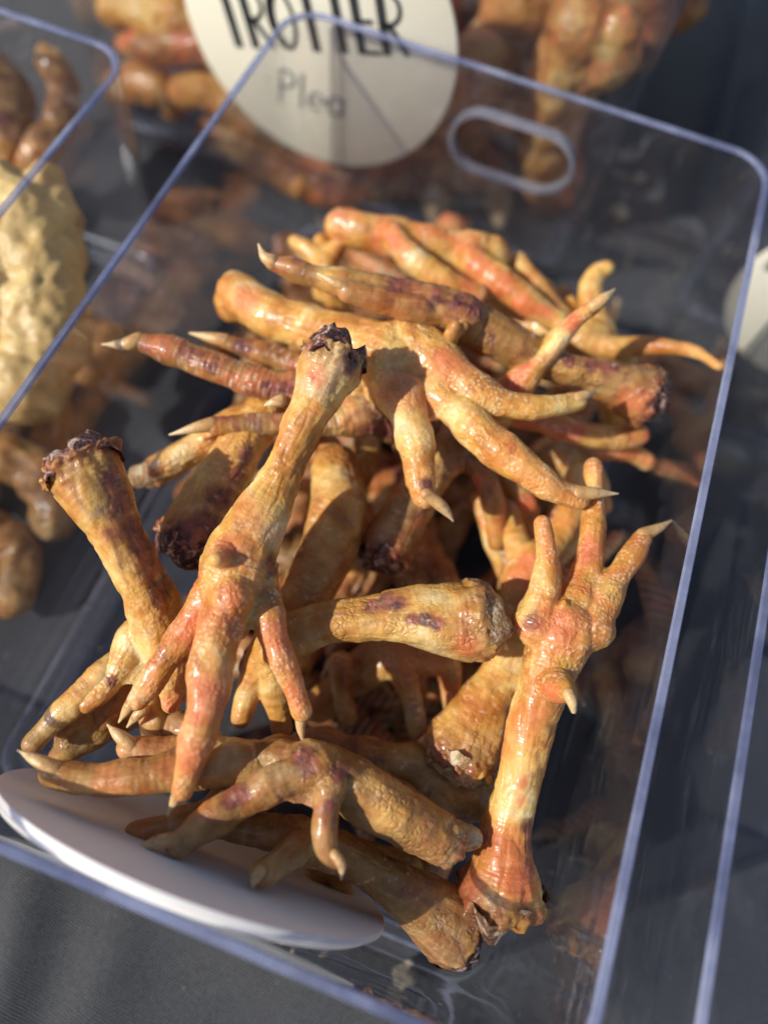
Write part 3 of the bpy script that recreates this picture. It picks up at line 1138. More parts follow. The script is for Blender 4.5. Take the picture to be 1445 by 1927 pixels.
# F  behind E
dried_foot('orange chicken foot half hidden behind the right one, wide ragged stump opening',
    [[(858, 1430, 62, 76), (874, 1398, 64, 70), (910, 1330, 68, 50), (945, 1260, 70, 40), (972, 1180, 72, 42), (992, 1090, 74, 44), (1000, 1060, 75, 42)],
     [(1010, 1060, 75, 34), (1050, 1010, 76, 26), (1072, 960, 76, 24), (1085, 890, 76, 20)],
     [(985, 1060, 75, 30), (968, 1000, 72, 24), (955, 950, 68, 22), (945, 900, 66, 18)]],
    marks=[(998, 1075, 78, 70, 'blush')], stump=True, side='D', tint=(.25, .05, .05), pale=.9, bone=[(868, 1450, 60, 34), (862, 1468, 58, 30), (858, 1480, 57, 24)])

# G  brown foot in front
dried_foot('dull brown chicken foot across the front, bone poking from its right end',
    [[(842, 1580, 76, 46), (810, 1568, 79, 50), (755, 1535, 82, 56), (690, 1495, 85, 60), (630, 1462, 89, 54), (580, 1440, 91, 46)],
     [(600, 1445, 92, 44), (545, 1462, 92, 38), (490, 1490, 91, 36), (430, 1522, 90, 36), (380, 1556, 89, 34), (338, 1588, 88, 28)],
     [(622, 1470, 93, 38), (616, 1520, 94, 27), (612, 1570, 94, 25), (618, 1605, 93, 23), (626, 1622, 92, 20)],
     [(560, 1425, 88, 30), (510, 1420, 86, 30), (460, 1425, 84, 28)]],
    claws=[[(335, 1580, 90, 15), (295, 1585, 90, 12), (250, 1600, 87, 2)], [(630, 1608, 95, 11), (643, 1630, 95, 9), (642, 1654, 92, 2)]],
    blobs=[(600, 1455, 90, 48)], rings=.15, webs=[((600, 1430, 92), (500, 1500, 91), (612, 1530, 92), 1.8)], stump=True, side='D', tint=(.05, .22, .8), pale=.6, vox=.00042,
    marks=[(435, 1500, 95, 36, 'bruise'), (570, 1420, 96, 44, 'bruise'), (642, 1450, 95, 30, 'bruise'), (625, 1520, 96, 18, 'bruise')],
    bone=[(835, 1568, 76, 30), (862, 1572, 75, 28), (884, 1578, 74, 24)])

# H  lowest foot
dried_foot('lowest brown chicken foot in front, smooth shank running right to a maroon end',
    [[(866, 1746, 58, 66), (838, 1728, 60, 68), (790, 1698, 63, 60), (730, 1662, 67, 46), (660, 1625, 71, 42), (600, 1595, 74, 42), (550, 1575, 76, 40)],
     [(560, 1590, 80, 32), (525, 1622, 84, 28), (495, 1643, 87, 27)],
     [(520, 1565, 76, 36), (450, 1555, 77, 32), (370, 1552, 78, 29), (300, 1560, 79, 26), (255, 1566, 80, 20)]],
    claws=[[(490, 1640, 90, 12), (480, 1655, 91, 9), (476, 1668, 89, 3)]],
    stump=True, side='D', tint=(.22, .35, .62))

# I  toes to the far left in front
dried_foot('brown chicken foot whose long thick toe points left, claw above the white card',
    [[(760, 1500, 62, 34), (640, 1450, 68, 40), (540, 1425, 76, 44), (470, 1432, 82, 46)],
     [(480, 1435, 83, 50), (410, 1440, 86, 48), (330, 1450, 88, 42), (250, 1462, 89, 36), (170, 1470, 89, 34), (100, 1458, 89, 27)],
     [(430, 1420, 82, 34), (350, 1412, 82, 32), (290, 1412, 83, 28), (240, 1408, 84, 24)],
     [(440, 1470, 76, 34), (400, 1520, 74, 28), (340, 1540, 72, 24)]],
    claws=[[(105, 1448, 91, 17), (68, 1430, 92, 12), (34, 1412, 90, 2)], [(246, 1402, 86, 15), (222, 1382, 87, 11), (203, 1364, 86, 2)]],
    side='D', tint=(.22, .30, .62), vox=.00045)

# J  long foot at the top
dried_foot('long chicken foot behind the spread one, curled claw at left, dark stump at right',
    [[(1222, 748, 94, 54), (1200, 738, 95, 52), (1140, 715, 98, 40), (1060, 690, 101, 35), (980, 655, 104, 42), (910, 618, 107, 46), (850, 590, 110, 48)],
     [(870, 600, 112, 46), (800, 568, 114, 42), (740, 555, 115, 36), (680, 540, 116, 32), (610, 525, 117, 26), (555, 508, 117, 23), (512, 494, 117, 16)],
     [(830, 590, 112, 36), (760, 575, 116, 32), (700, 560, 118, 26), (655, 550, 119, 22)],
     [(845, 640, 112, 16), (850, 625, 116, 15), (856, 614, 118, 12)], [(862, 625, 115, 10), (874, 614, 117, 10)]],
    claws=[[(512, 492, 118, 14), (497, 482, 119, 9), (487, 460, 120, 2)], [(650, 540, 121, 9), (622, 528, 122, 7), (598, 515, 122, 2)]],
    rings=.0, stump=True, side='D', tint=(.10, .60, .75), vox=.00045,
    marks=[(1120, 683, 101, 26, 'bruise'), (1150, 690, 101, 30, 'bruise'), (1080, 672, 101, 22, 'bruise'), (860, 565, 114, 34, 'bruise'), (900, 580, 114, 34, 'bruise'), (820, 555, 114, 24, 'bruise'), (750, 530, 119, 26, 'bruise'), (1190, 760, 96, 50, 'blush')])

# K  ringed toes at the left
dried_foot('chicken foot with ringed brown toes reaching left, sharp amber claws, behind the middle stump',
    [[(900, 850, 66, 40), (830, 820, 74, 44), (760, 790, 84, 50), (700, 765, 91, 52)],
     [(680, 745, 93, 42), (610, 738, 96, 33), (540, 730, 98, 30), (470, 712, 99, 31), (400, 690, 100, 29), (330, 664, 100, 27), (268, 645, 100, 20)],
     [(690, 785, 91, 38), (620, 795, 93, 27), (550, 797, 94, 23), (480, 798, 94, 21), (405, 801, 94, 17)],
     [(660, 725, 92, 34), (600, 700, 93, 25), (540, 678, 93, 23), (480, 660, 93, 20), (425, 644, 93, 16)],
     [(600, 760, 100, 14), (560, 758, 103, 14), (530, 756, 104, 12)]],
    claws=[[(262, 640, 101, 15), (235, 648, 101, 12), (193, 648, 99, 2)], [(400, 798, 95, 14), (365, 806, 95, 10), (320, 818, 93, 2)],
           [(425, 641, 94, 13), (395, 635, 94, 10), (358, 627, 93, 2)], [(528, 754, 106, 12), (512, 758, 106, 8), (500, 762, 105, 3)]],
    side='D', tint=(.30, .55, .85), vox=.00042, rings=1.0,
    marks=[(378, 688, 103, 20, 'bruise'), (396, 694, 103, 20, 'bruise'), (505, 728, 102, 24, 'bruise'), (535, 735, 102, 24, 'bruise'), (620, 700, 102, 40, 'bruise'), (750, 800, 84, 60, 'bruise'), (450, 655, 95, 26, 'bruise')])

# L
dried_foot('chicken shank left of the middle foot with a dark torn maroon lower opening',
    [[(350, 1030, 82, 64), (372, 990, 84, 60), (405, 925, 86, 52), (440, 860, 88, 44), (478, 800, 88, 38), (510, 750, 88, 36), (540, 700, 86, 40)],
     [(545, 700, 84, 32), (590, 640, 80, 24), (620, 590, 76, 20)]],
    stump=True, side='D', tint=(.30, .15, .1),
    marks=[(400, 985, 90, 50, 'bruise'), (425, 940, 90, 44, 'bruise'), (450, 895, 90, 36, 'bruise'), (470, 860, 90, 30, 'bruise'), (350, 1020, 86, 60, 'bruise')])

# M
dried_foot('short golden chicken shank end poking out at the left with a white bone tip',
    [[(285, 888, 75, 30), (330, 868, 77, 31), (385, 838, 79, 33), (440, 805, 80, 36), (500, 780, 78, 38)], [(500, 780, 78, 30), (560, 770, 72, 24), (610, 800, 66, 20)]],
    stump=True, side='D', tint=(.28, .0, .0), pale=1, bone=[(282, 890, 75, 24), (264, 897, 74, 22)])

# N
dried_foot('slim red toe rising at the upper right, pale split claw at its tip',
    [[(880, 860, 66, 34), (900, 810, 78, 36), (930, 765, 90, 38)],
     [(930, 765, 92, 42), (975, 725, 99, 32), (1005, 690, 104, 25), (1045, 645, 110, 21), (1085, 602, 115, 16), (1120, 576, 118, 14)],
     [(930, 760, 88, 30), (1010, 790, 84, 26), (1090, 815, 80, 25), (1160, 825, 78, 24), (1200, 818, 78, 20)]],
    claws=[[(1116, 576, 120, 13), (1136, 562, 122, 11), (1156, 544, 122, 2)]],
    side='P', tint=(.95, .35, .0), vox=.00045)

# O, back
dried_foot('reddish chicken foot at the very back, lying level, red knob at its left',
    [[(640, 425, 86, 34), (700, 442, 87, 38), (780, 455, 88, 40), (860, 470, 88, 36), (930, 478, 87, 34)],
     [(740, 440, 92, 28), (780, 490, 93, 28), (840, 530, 92, 26), (900, 552, 90, 20)],
     [(880, 490, 90, 30), (940, 530, 90, 30), (1000, 575, 89, 27), (1050, 608, 88, 22)],
     [(650, 430, 86, 30), (640, 412, 84, 22)]],
    side='D', tint=(.72, .15, .15), vox=.0007)
dried_foot('small pale chicken foot at the back left, forked toes pointing up behind the curled claw',
    [[(640, 600, 60, 26), (620, 550, 70, 28), (608, 500, 78, 28)], [(608, 500, 78, 22), (580, 470, 80, 18), (555, 455, 80, 14)],
     [(612, 495, 78, 22), (640, 460, 82, 16), (668, 438, 84, 12)], [(606, 490, 78, 20), (604, 455, 80, 16)]],
    side='D', tint=(.1, .05, .0), vox=.0007)
dried_foot('tan chicken foot at the back right, long slack toe stretching to the right wall',
    [[(900, 560, 60, 34), (960, 590, 64, 34), (1040, 620, 70, 34), (1100, 630, 76, 34)],
     [(1060, 610, 82, 24), (1010, 540, 84, 24), (975, 490, 84, 18)], [(1090, 640, 80, 30), (1160, 655, 84, 24), (1230, 650, 90, 18), (1300, 660, 98, 13), (1352, 690, 104, 10)],
     [(1110, 620, 80, 28), (1150, 660, 80, 26), (1180, 690, 76, 22)]],
    side='D', tint=(.15, .2, .3), vox=.0007)
dried_foot('pale yellow chicken foot at the back right, two blunt toes standing upright',
    [[(1160, 780, 50, 30), (1155, 720, 62, 30), (1140, 670, 72, 34)], [(1140, 665, 74, 34), (1120, 600, 82, 28), (1112, 555, 86, 24), (1122, 515, 88, 22), (1140, 505, 90, 16)],
     [(1130, 650, 74, 26), (1080, 600, 76, 22), (1070, 575, 78, 18)]],
    side='P', tint=(.0, .05, .0), vox=.0007)

# Q R
dried_foot('dark reddish brown chicken shank in the hollow under the spread foot, ragged lower end',
    [[(722, 1045, 72, 52), (740, 1010, 73, 52), (775, 945, 76, 46), (815, 880, 80, 44), (860, 830, 80, 46), (900, 800, 76, 40)],
     [(880, 830, 82, 30), (915, 900, 80, 26), (930, 960, 74, 24), (935, 1020, 68, 18)],
     [(900, 820, 78, 30), (960, 900, 74, 26), (990, 960, 68, 24), (1000, 1020, 60, 18)]],
    stump=True, side='D', tint=(.75, .65, .8), pale=.1)
dried_foot('pale creased chicken foot behind the middle one, thin broken bone end pointing down left',
    [[(482, 1262, 70, 34), (505, 1225, 72, 36), (545, 1165, 74, 46), (590, 1095, 76, 56), (625, 1025, 77, 58), (640, 950, 77, 54), (630, 880, 76, 46)],
     [(640, 900, 76, 36), (620, 850, 74, 30), (590, 800, 70, 26)], [(650, 920, 74, 32), (690, 860, 68, 28), (680, 800, 64, 22)]],
    stump=True, side='D', tint=(.25, .40, .25), pale=.8, bone=[(482, 1262, 70, 24), (474, 1292, 67, 20)])

# lower left
dried_foot('chicken foot low at the left, knotted dark-spotted toe pointing to the corner',
    [[(330, 1190, 60, 34), (290, 1220, 66, 36), (240, 1250, 74, 38)],
     [(245, 1245, 76, 36), (195, 1270, 77, 30), (150, 1315, 76, 28), (105, 1352, 75, 25), (62, 1398, 73, 20)],
     [(250, 1270, 70, 32), (210, 1330, 66, 26), (180, 1370, 62, 22)], [(270, 1280, 70, 30), (290, 1340, 66, 32), (292, 1390, 62, 26)]],
    side='D', tint=(.12, .5, .5), vox=.00055)
dried_foot('twisted olive brown chicken foot low at the left, partly under the long front toe',
    [[(260, 1330, 50, 34), (200, 1360, 56, 38), (140, 1395, 58, 36)], [(140, 1395, 58, 30), (110, 1430, 56, 24)], [(190, 1370, 62, 28), (150, 1350, 66, 24), (120, 1370, 66, 20)],
     [(300, 1350, 60, 30), (360, 1380, 66, 30), (400, 1400, 66, 26)]],
    side='D', tint=(.0, .4, .85), vox=.0006)
dried_foot('greyish brown chicken shank in shadow between the front foot and the ragged stump',
    [[(930, 1500, 50, 46), (870, 1490, 54, 50), (800, 1455, 58, 48), (730, 1435, 60, 42), (660, 1420, 58, 38)], [(660, 1420, 58, 28), (610, 1390, 56, 24), (560, 1400, 52, 20)]],
    side='D', tint=(.1, .75, .7), vox=.0006)
dried_foot('golden chicken foot beneath the lowest shank, small toe tips over the bin floor',
    [[(760, 1640, 30, 40), (700, 1620, 36, 40), (640, 1600, 44, 38)], [(640, 1610, 46, 30), (640, 1660, 44, 24), (655, 1695, 40, 18)], [(650, 1600, 46, 30), (600, 1640, 44, 26), (590, 1665, 42, 18)]],
    side='D', tint=(.1, .05, .2), vox=.0007)
# upright toes in the middle right
dried_foot('deep chicken foot at the centre right, narrow golden toes standing in shadow',
    [[(1010, 1180, 40, 36), (990, 1120, 48, 36), (975, 1070, 56, 38)], [(975, 1070, 58, 28), (985, 1000, 64, 25), (968, 940, 68, 20)], [(960, 1080, 56, 26), (930, 1010, 62, 24), (900, 940, 66, 18)],
     [(1000, 1070, 58, 28), (1060, 1030, 66, 26), (1075, 980, 70, 20)]],
    side='P', tint=(.4, .25, .2), vox=.0006)
dried_foot('brownish red chicken foot under the long dark stump, two thick toes pointing right',
    [[(960, 900, 50, 36), (1010, 870, 56, 38), (1060, 850, 60, 40)], [(1060, 850, 62, 32), (1120, 840, 66, 28), (1180, 850, 66, 24), (1215, 870, 64, 18)],
     [(1060, 860, 62, 32), (1110, 900, 64, 28), (1130, 950, 62, 22)]],
    side='D', tint=(.5, .3, .5), vox=.0006)
dried_foot('deep chicken foot in the hollow below the level shank, toes hanging down like fingers',
    [[(600, 1330, 30, 34), (660, 1280, 40, 38), (720, 1240, 48, 40), (780, 1235, 50, 38)], [(640, 1250, 50, 26), (645, 1310, 46, 24), (655, 1350, 44, 18)],
     [(750, 1240, 52, 28), (772, 1310, 50, 24), (784, 1375, 48, 16)], [(840, 1240, 50, 26), (850, 1300, 48, 24), (856, 1345, 46, 18)], [(780, 1240, 50, 36), (840, 1240, 50, 30)]],
    side='P', tint=(.4, .3, .35), vox=.0006)


# ------------------------------------------------------------------ generic feet that fill the bin beneath
def fill_prototype(kind):
    """a foot laid out flat in its own space, metres; built once and copied"""
    def sk(*q): return [np.array(p[:3]) / 1000 for p in q], [p[3] / 1000 for p in q]
    curl = 1 if kind == 0 else -.4
    parts = [sk((-42, 0, 0, 8.5), (-34, 0, 0, 8), (-15, 1, 1, 6), (5, 0, 1, 6), (22, 0, 0, 8.5), (30, 0, 0, 9)),
             sk((28, 4, 0, 6.5), (42, 14, 3 * curl, 4.8), (56, 22, 2 * curl, 4.2), (68, 27, -4 * curl, 3.2)),
             sk((30, 0, 0, 7), (48, 0, 4 * curl, 5.2), (64, -2, 2 * curl, 4.5), (80, -3, -7 * curl, 3.2)),
             sk((28, -4, 0, 6.5), (42, -13, 2 * curl, 4.8), (54, -22, 1 * curl, 4), (64, -29, -5 * curl, 3)),
             sk((24, 2, -3, 5), (18, 6, -10, 3.6), (14, 8, -14, 2.6))]
    V, F, ends = [], [], []
    for i, (P, R) in enumerate(parts):
        Q, r = catmull(P, R, .002)
        r = r * (1 + .06 * np.sin(np.arange(len(r)) * .9 + i))
        tube(Q, r, V, F, i == 0, 14)
        ends.append((Q, r))
    me = remesh(np.array(V), F, .0009, 4)
    n = len(me.vertices)
    co = np.empty(n * 3)
    me.vertices.foreach_get('co', co)
    co = co.reshape(-1, 3)
    no = np.empty(n * 3)
    me.vertex_normals.foreach_get('vector', no)
    no = no.reshape(-1, 3)
    toe = sstep(.030, .040, co[:, 0])
    s = co[:, 0]
    fr = (s / .003) % 1
    cr = np.exp(-((fr - .5) / .13) ** 2)
    dm = sstep(-.1, .5, no[:, 2])
    co += no * (.0007 * vnoise(co, 150, kind) + .0005 * vnoise(co, 400, kind) - toe * dm * cr * .0003)[:, None]
    me.vertices.foreach_set('co', co.ravel())
    me.polygons.foreach_set('use_smooth', [True] * len(me.polygons))
    me.update()
    me.name = 'skin'
    set_attr(me, 'plantar', sstep(.1, .5, -no[:, 2]) * sstep(.01, .03, co[:, 0]))
    set_attr(me, 'toe', toe)
    set_attr(me, 'ring', toe * dm * cr)
    set_attr(me, 'stump', np.exp(-np.maximum(co[:, 0] + .042, 0) / .005))
    set_attr(me, 'scale', 1 - toe)
    for nm, vv in (('along_flow', co * np.array([.12, 1, 1])), ('cross_flow', co * np.array([1, .25, .25]))):
        at_ = me.attributes.new(nm, 'FLOAT_VECTOR', 'POINT')
        at_.data.foreach_set('vector', vv.astype(np.float32).ravel())
    root = thing('chicken_foot', '-', 'chicken foot', (0, 0, 0), GROUP)
    k = link_mesh('skin', me, SKIN, root)
    for i in (1, 2, 3):
        Q, r = ends[i]
        T = Q[-1] - Q[-3]
        T /= np.linalg.norm(T)
        m = claw_mesh([Q[-1], Q[-1] + T * .005 + np.array([0, 0, .001]), Q[-1] + T * .011 - np.array([0, 0, .002])], [.0019, .0014, .0003], np.zeros(3))
        link_mesh('claw', m, CLAW, root).color = (1, 1, 1, i)
    link_mesh('cut_end', cut_mesh(np.array([-.0424, 0, 0]), np.array([-1., 0, 0]), .008, np.zeros(3), 4), CUT, root).color = (.3, 0, 0, 5)
    return root


def copy_foot(src, loc, rot, tint):
    r = src.copy()
    COL.objects.link(r)
    r.location = loc
    r.rotation_euler = rot
    for ch in list(src.children):
        c = ch.copy()
        COL.objects.link(c)
        c.parent = r
        c.color = (tint[0], tint[1], tint[2], random.random() * 20) if ch.name.startswith('skin') else ch.color
    return r


protos = [fill_prototype(0), fill_prototype(1)]
used = [False, False]
rf = random.Random(21)
spots = []
layers = [(.013, 8), (.027, 8), (.042, 7)]
for z, n in layers:
    for i in range(n):
        a = rf.uniform(-.35, .35) + (math.pi / 2 if i % 2 else 0) + (math.pi if rf.random() < .5 else 0)
        ex = .052 if i % 2 == 0 else .022
        hx = abs(math.cos(a)) * .064 + abs(math.sin(a)) * .030
        hy = abs(math.sin(a)) * .064 + abs(math.cos(a)) * .030
        # the middle of the foot lies 19 mm ahead of its origin
        x = rf.uniform(-1, 1) * max(0, .090 - hx)
        yl, yh = -.125, .135
        y = yl + (yh - yl) * ((i + rf.random()) / n)
        y = max(-.125 + hy, min(.145 - hy, y))
        x -= .019 * math.cos(a)
        y -= .019 * math.sin(a)
        if z > .020 and abs(x - .01) < .05 and -.10 < y < .0: continue
        spots.append((x, y, z, a, rf.choice([0, math.pi])))
for sx, sy, sz, sa in ((.066, -.075, .026, 1.57), (.066, .0, .030, -1.57), (.066, .07, .036, 1.57), (.067, -.035, .050, 1.57),
                       (-.066, .030, .028, 1.57), (-.066, .085, .022, -1.57), (-.03, .112, .026, .0), (.035, .112, .030, 3.14)):
    spots.append((sx - .019 * math.cos(sa), sy - .019 * math.sin(sa), sz, sa, 0 if sz > .035 else math.pi))
deep = 'chicken foot buried in the shadowy lower layers of the heap'
for i, (x, y, z, a, flip) in enumerate(spots):
    src = protos[i % 2]
    tint = (rf.uniform(.3, .7), rf.uniform(.4, .7), rf.uniform(.7, 1.0))  # extra dull, bruised tints paint the dark of the hollow into these feet
    rot = (flip + rf.uniform(-.3, .3), rf.uniform(-.16, .16), a)
    if not used[i % 2]:
        used[i % 2] = True
        src.location = (x, y, z)
        src.rotation_euler = rot
        for c in src.children:
            if c.name.startswith('skin'): c.color = (*tint, i)
        o = src
    else:
        o = copy_foot(src, (x, y, z), rot, tint)
    o['label'] = deep
    o['group'] = 'chicken feet buried low in the bin'


# ------------------------------------------------------------------ pig trotters in the bin behind
PTG = 'pig trotters in the tall bin behind'


def wpt(tb, Y):
    """pixel rows on a plane at depth Y become the (x, y, z mm, r px) rows the builder takes"""
    out = []
    for q in tb:
        P = at_y(q[0], q[1], Y + (q[3] if len(q) > 3 else 0))
        out.append((P, q[2]))
    return out


def trotter(label, tubes, Y, tint, stump=True, name='pig_trotter', cat='pig trotter', group=PTG, vox=.0016, hoof=()):
    seedless = []
    for tb in tubes:
        rows = []
        for q in tb:
            P = at_y(q[0], q[1], Y + (q[3] if len(q) > 3 else 0))
            P[2] = max(P[2], .008)
            rows.append((q[0], q[1], P[2] * 1000, q[2]))
        seedless.append(rows)
    cl = []
    for tb in hoof:
        rows = []
        for q in tb:
            P = at_y(q[0], q[1], Y + (q[3] if len(q) > 3 else 0))
            P[2] = max(P[2], .006)
            rows.append((q[0], q[1], P[2] * 1000, q[2]))
        cl.append(rows)
    return dried_foot(label, seedless, claws=cl, stump=stump, side='D', tint=tint, vox=vox, name=name, cat=cat, group=group, rough=.9, bumps=False)


trotter('orange brown pig trotter standing behind the hand hole, thick ankle above a rounded golden hoof',
        [[(1090, 60, 70), (1070, 130, 66), (1050, 200, 56), (1030, 270, 52), (1022, 340, 40)], [(1080, 120, 60), (1140, 110, 56), (1160, 60, 50)]], .20, (.55, .4, .35), False)
trotter('pinkish pig trotter at the upper right, broad wrinkled top half out of frame',
        [[(1180, -40, 80), (1150, 30, 74), (1110, 90, 62), (1060, 130, 50)], [(1150, 20, 60), (1080, 40, 50), (1010, 60, 40)]], .235, (.95, .5, .4), False)
trotter('dark pig trotter right of the round label, two pink hooves pointing down',
        [[(900, 120, 66), (880, 200, 60), (870, 270, 54), (880, 320, 48)], [(850, 300, 34), (825, 350, 30)], [(900, 300, 34), (935, 350, 28)]], .205, (.5, .65, .6), False,
        hoof=[[(826, 340, 30), (820, 380, 26), (816, 415, 10)], [(936, 345, 28), (938, 385, 26), (940, 420, 10)]])
trotter('brown pig trotter with cream fat at the top, right of the label',
        [[(1010, -20, 70), (960, 40, 60), (920, 100, 54), (880, 170, 50)]], .225, (.3, .4, .3), False)
trotter('dark brown pig trotter behind the bottom of the label',
        [[(560, 330, 40), (640, 350, 46), (720, 340, 50), (800, 330, 46)]], .215, (.55, .5, .9), False)
trotter('cream and yellow pig trotter at the upper left of the label',
        [[(220, 20, 34), (270, 20, 48), (330, 30, 56), (390, 40, 50)]], .20, (.0, .05, .0), False)
trotter('maroon pig trotter lying below the cream one, left of the label',
        [[(240, 85, 22), (300, 90, 28), (370, 92, 30), (430, 110, 34)]], .185, (.9, .6, .5), False)
trotter('orange pig trotter tip showing at the lower left edge of the label',
        [[(345, 175, 30), (385, 170, 38), (430, 190, 40), (470, 230, 38), (500, 270, 30)]], .185, (.45, .0, .0), False)
trotter('tan pig trotter low in the left corner of the trotter bin',
        [[(225, 165, 30), (265, 155, 40), (310, 170, 36), (330, 200, 26)]], .19, (.3, .2, .4), False)
trotter('brown pig trotter resting on the floor of the trotter bin below the orange tip',
        [[(400, 250, 30), (450, 275, 36), (520, 310, 36), (570, 345, 30)]], .22, (.55, .4, .6), False)


# ------------------------------------------------------------------ chews in the left bin
def chew(label, pts, tint, vox=.0016, name='dried_chew', cat='chew', blobs=(), rough=1.3, mat=None):
    return dried_foot(label, pts, blobs=blobs, side='D', tint=tint, vox=vox, name=name, cat=cat, group='dried chews in the left bin', rough=rough, bumps=False, mat=mat)


chew('large pale yellow puffed chew standing in the left bin', [[(0, 340, 88, 40), (40, 400, 84, 64), (70, 500, 76, 80), (70, 600, 66, 90), (50, 720, 52, 80)],
      [(90, 350, 84, 40), (110, 430, 78, 44), (120, 520, 70, 40)], [(-20, 450, 80, 70), (-20, 600, 66, 80)]], (.0, .05, .0), mat=CHEWY)
chew('twisted grey brown chew at the back of the left bin', [[(90, 110, 60, 26), (120, 170, 56, 30), (110, 240, 52, 30), (60, 300, 44, 30)]], (.1, .3, .9))
chew('flat dark chew leaning at the far left of the left bin', [[(-20, 130, 60, 40), (20, 200, 50, 46), (10, 290, 40, 44)]], (.0, .9, 1))
chew('small brown chew on the floor of the left bin', [[(150, 620, 12, 30), (200, 640, 12, 34), (170, 700, 12, 30)]], (.1, .4, .9))
chew('olive knotted chew low in the front of the left bin', [[(20, 860, 24, 44), (80, 900, 22, 46), (100, 980, 14, 40)]], (.0, .3, .8))
chew('ochre chew curled at the bottom of the left bin', [[(-20, 1000, 14, 44), (40, 1040, 12, 40), (30, 1130, 10, 34)], [(110, 760, 12, 30), (90, 830, 12, 30)]], (.0, .2, .7))


# ------------------------------------------------------------------ closely packed pieces, built once and copied
def lump_prototype(name, tubes, seed, label, cat, group):
    V, F = [], []
    for tb in tubes:
        P, R = catmull([np.array(q[:3]) / 1000 for q in tb], [q[3] / 1000 for q in tb], .002)
        tube(P, R, V, F, False, 14)
    me = remesh(np.array(V), F, .0013, 3)
    n = len(me.vertices)
    co = np.empty(n * 3)
    me.vertices.foreach_get('co', co)
    co = co.reshape(-1, 3)
    no = np.empty(n * 3)
    me.vertex_normals.foreach_get('vector', no)
    no = no.reshape(-1, 3)
    co += no * (.0020 * vnoise(co, 80, seed) + .0016 * (.5 - np.abs(vnoise(co, 170, seed + 1))) + .0009 * (.5 - np.abs(vnoise(co, 420, seed + 2))))[:, None]
    me.vertices.foreach_set('co', co.ravel())
    me.polygons.foreach_set('use_smooth', [True] * len(me.polygons))
    me.update()
    o = link_mesh(name, me, SKIN)
    tag(o, label, cat, group)
    return o


def pack(protos, places, tints, labels):
    r_ = random.Random(5)
    first = [True] * len(protos)
    for i, (x, y, z) in enumerate(places):
        k = i % len(protos)
        o = protos[k]
        if first[k]: first[k] = False
        else:
            o = protos[k].copy()
            COL.objects.link(o)
        o.location = (x, y, z)
        o.rotation_euler = (r_.uniform(0, 6.28), r_.uniform(-.5, .5), r_.uniform(0, 6.28))
        t = tints[i % len(tints)]
        o.color = (t[0], t[1], t[2], r_.random() * 20)
        o['label'] = labels


CG, CL = 'brown chews packed in the left bin', 'knotted brown chew packed among others in the left bin'
cp = [lump_prototype('dried_chew', [[(-30, 0, 0, 9), (-10, 6, 3, 12), (12, 4, 0, 10), (28, -6, 2, 7)], [(-10, 6, 3, 8), (0, 22, 4, 6)]], 3, CL, 'chew', CG),
      lump_prototype('dried_chew', [[(-36, 0, 0, 6), (-12, -8, 2, 8), (10, 6, -2, 8), (36, 0, 4, 5)]], 8, CL, 'chew', CG),
      lump_prototype('dried_chew', [[(-20, -6, 0, 12), (0, 4, 4, 15), (20, 0, 0, 11)], [(0, 0, 0, 9), (6, -20, 2, 7)]], 12, CL, 'chew', CG)]
pr_ = random.Random(11)
pl = []
for zz, nn in ((.018, 18), (.038, 14), (.055, 9)):
    for i in range(nn):
        y = -.185 + .255 * (i + pr_.random()) / nn
        x = pr_.uniform(-.318, -.170)
        if y > -.045: x = pr_.choice([pr_.uniform(-.318, -.235), pr_.uniform(-.176, -.166)]) if zz < .03 else pr_.uniform(-.318, -.250)
        pl.append((x, y, zz))
pack(cp, pl, [(.1, .4, .9), (.0, .2, .7), (.2, .5, 1.0), (.0, .1, .5), (.3, .6, .8)], CL)
TG, TL = 'pig trotters packed at the back of the tall bin', 'dark red brown pig trotter packed behind the others in the tall bin'
tp = [lump_prototype('pig_trotter', [[(-45, 0, 0, 17), (-15, 4, 0, 15), (10, 0, 0, 16)], [(10, 4, 0, 11), (38, 14, 0, 8)], [(10, -4, 0, 11), (38, -12, 0, 8)]], 5, TL, 'pig trotter', TG),
      lump_prototype('pig_trotter', [[(-40, 0, 0, 20), (-10, -6, 4, 16), (20, 0, 0, 17), (36, 6, 0, 10)], [(20, -6, 0, 9), (32, -20, 0, 7)]], 9, TL, 'pig trotter', TG)]
pl = []
for zz, nn, y0 in ((.022, 5, .262), (.055, 5, .275), (.092, 4, .285), (.13, 4, .30), (.03, 5, .34), (.07, 5, .35), (.11, 5, .36)):
    for i in range(nn):
        pl.append((-.195 + .21 * (i + pr_.random() * .7) / (nn - 1), y0 + pr_.uniform(-.012, .02), zz))
pl = [(min(.012, x), y, z) for x, y, z in pl]
pack(tp, pl, [(.6, .7, 1.0), (.8, .6, .9), (.4, .9, 1.0), (.5, .5, 1.0), (.9, .8, .9)], TL)


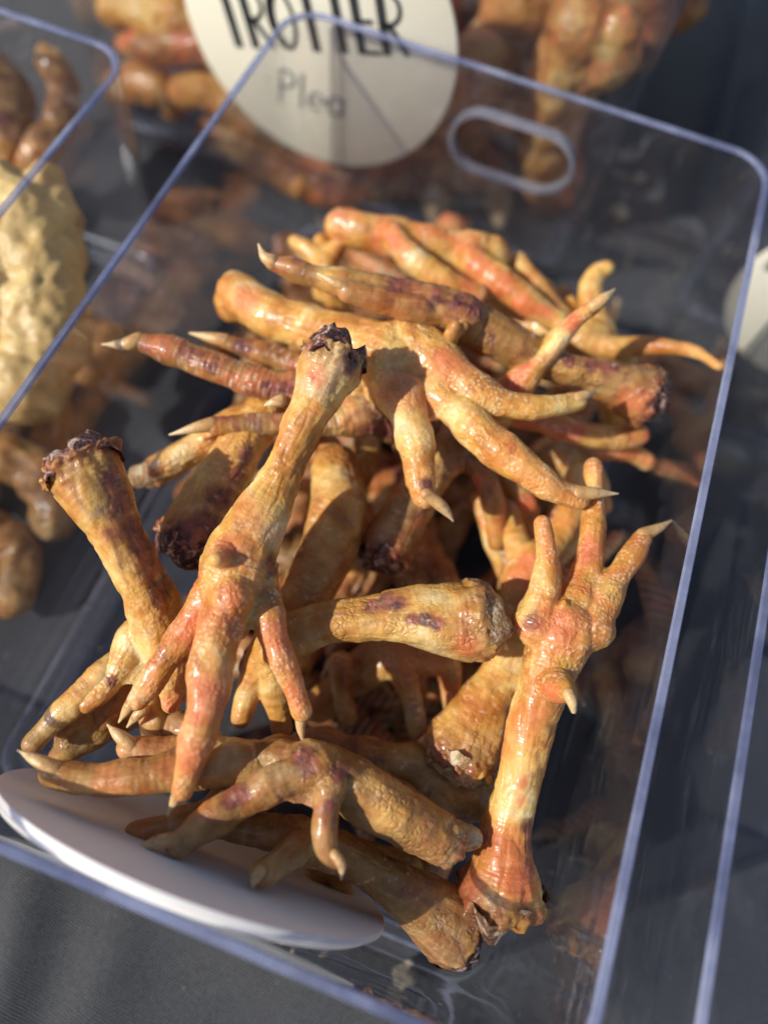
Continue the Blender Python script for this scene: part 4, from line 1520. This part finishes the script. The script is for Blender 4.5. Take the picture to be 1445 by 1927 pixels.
# ------------------------------------------------------------------ crumbs
def crumb(label, x, y, z, r, seed, mat=CRUMB):
    bm = bmesh.new()
    bmesh.ops.create_icosphere(bm, subdivisions=4, radius=r)
    P = np.array([v.co[:] for v in bm.verts])
    n = 1 + .5 * vnoise(P, 1.4 / r, seed) + .25 * vnoise(P, 4 / r, seed)
    for v, k in zip(bm.verts, n):
        v.co *= float(k)
        v.co.z *= .6
    me = bpy.data.meshes.new('crumb')
    bm.to_mesh(me)
    bm.free()
    me.polygons.foreach_set('use_smooth', [True] * len(me.polygons))
    P = at(x, y, z)
    o = link_mesh('crumb', me, mat, None, (P[0], P[1], P[2]))
    tag(o, label, 'crumb', 'crumbs of dried foot')


crumb('pale crumb lying on the bin floor in front of the stumps', 762, 1838, .0058, .0040, 1)
crumb('tiny tan crumb on the dark cloth behind, left of the right bin', 1203, 335, .0012, .0030, 2)
crumb('dusty tan crumb on the dark cloth between the back bins', 1165, 400, .0012, .0042, 3)


def crumb_litter():
    """flakes and dust off the feet, too many and too small to count"""
    r_ = np.random.RandomState(4)
    V, F = [], []
    for i in range(420):
        if i < 230: c = np.array([r_.uniform(-.088, .088), r_.uniform(-.143, -.06), .0050])
        elif i < 300: c = np.array([r_.uniform(-.085, .085), r_.uniform(.06, .14), .0050])
        else: c = np.array([r_.uniform(.055, .21), r_.uniform(.13, .34), -.0004]); c[0] = c[0] if i % 2 else r_.uniform(.055, .09)
        sz = .00025 + .0011 * r_.rand() ** 4
        b = len(V)
        for d in ((1, 0, 0), (-.5, .87, 0), (-.5, -.87, 0), (0, 0, .7)):
            V.append(c + sz * (np.array(d) + r_.uniform(-.35, .35, 3) * [1, 1, .3]))
        F += [(b, b + 1, b + 3), (b + 1, b + 2, b + 3), (b + 2, b, b + 3), (b, b + 2, b + 1)]
    o = link_mesh('crumb_litter', mesh_from('crumb_litter', V, F, False), CRUMB)
    tag(o, 'fine tan crumbs and flakes scattered over the bin floor and dark cloth', 'crumbs', None, 'stuff')


crumb_litter()
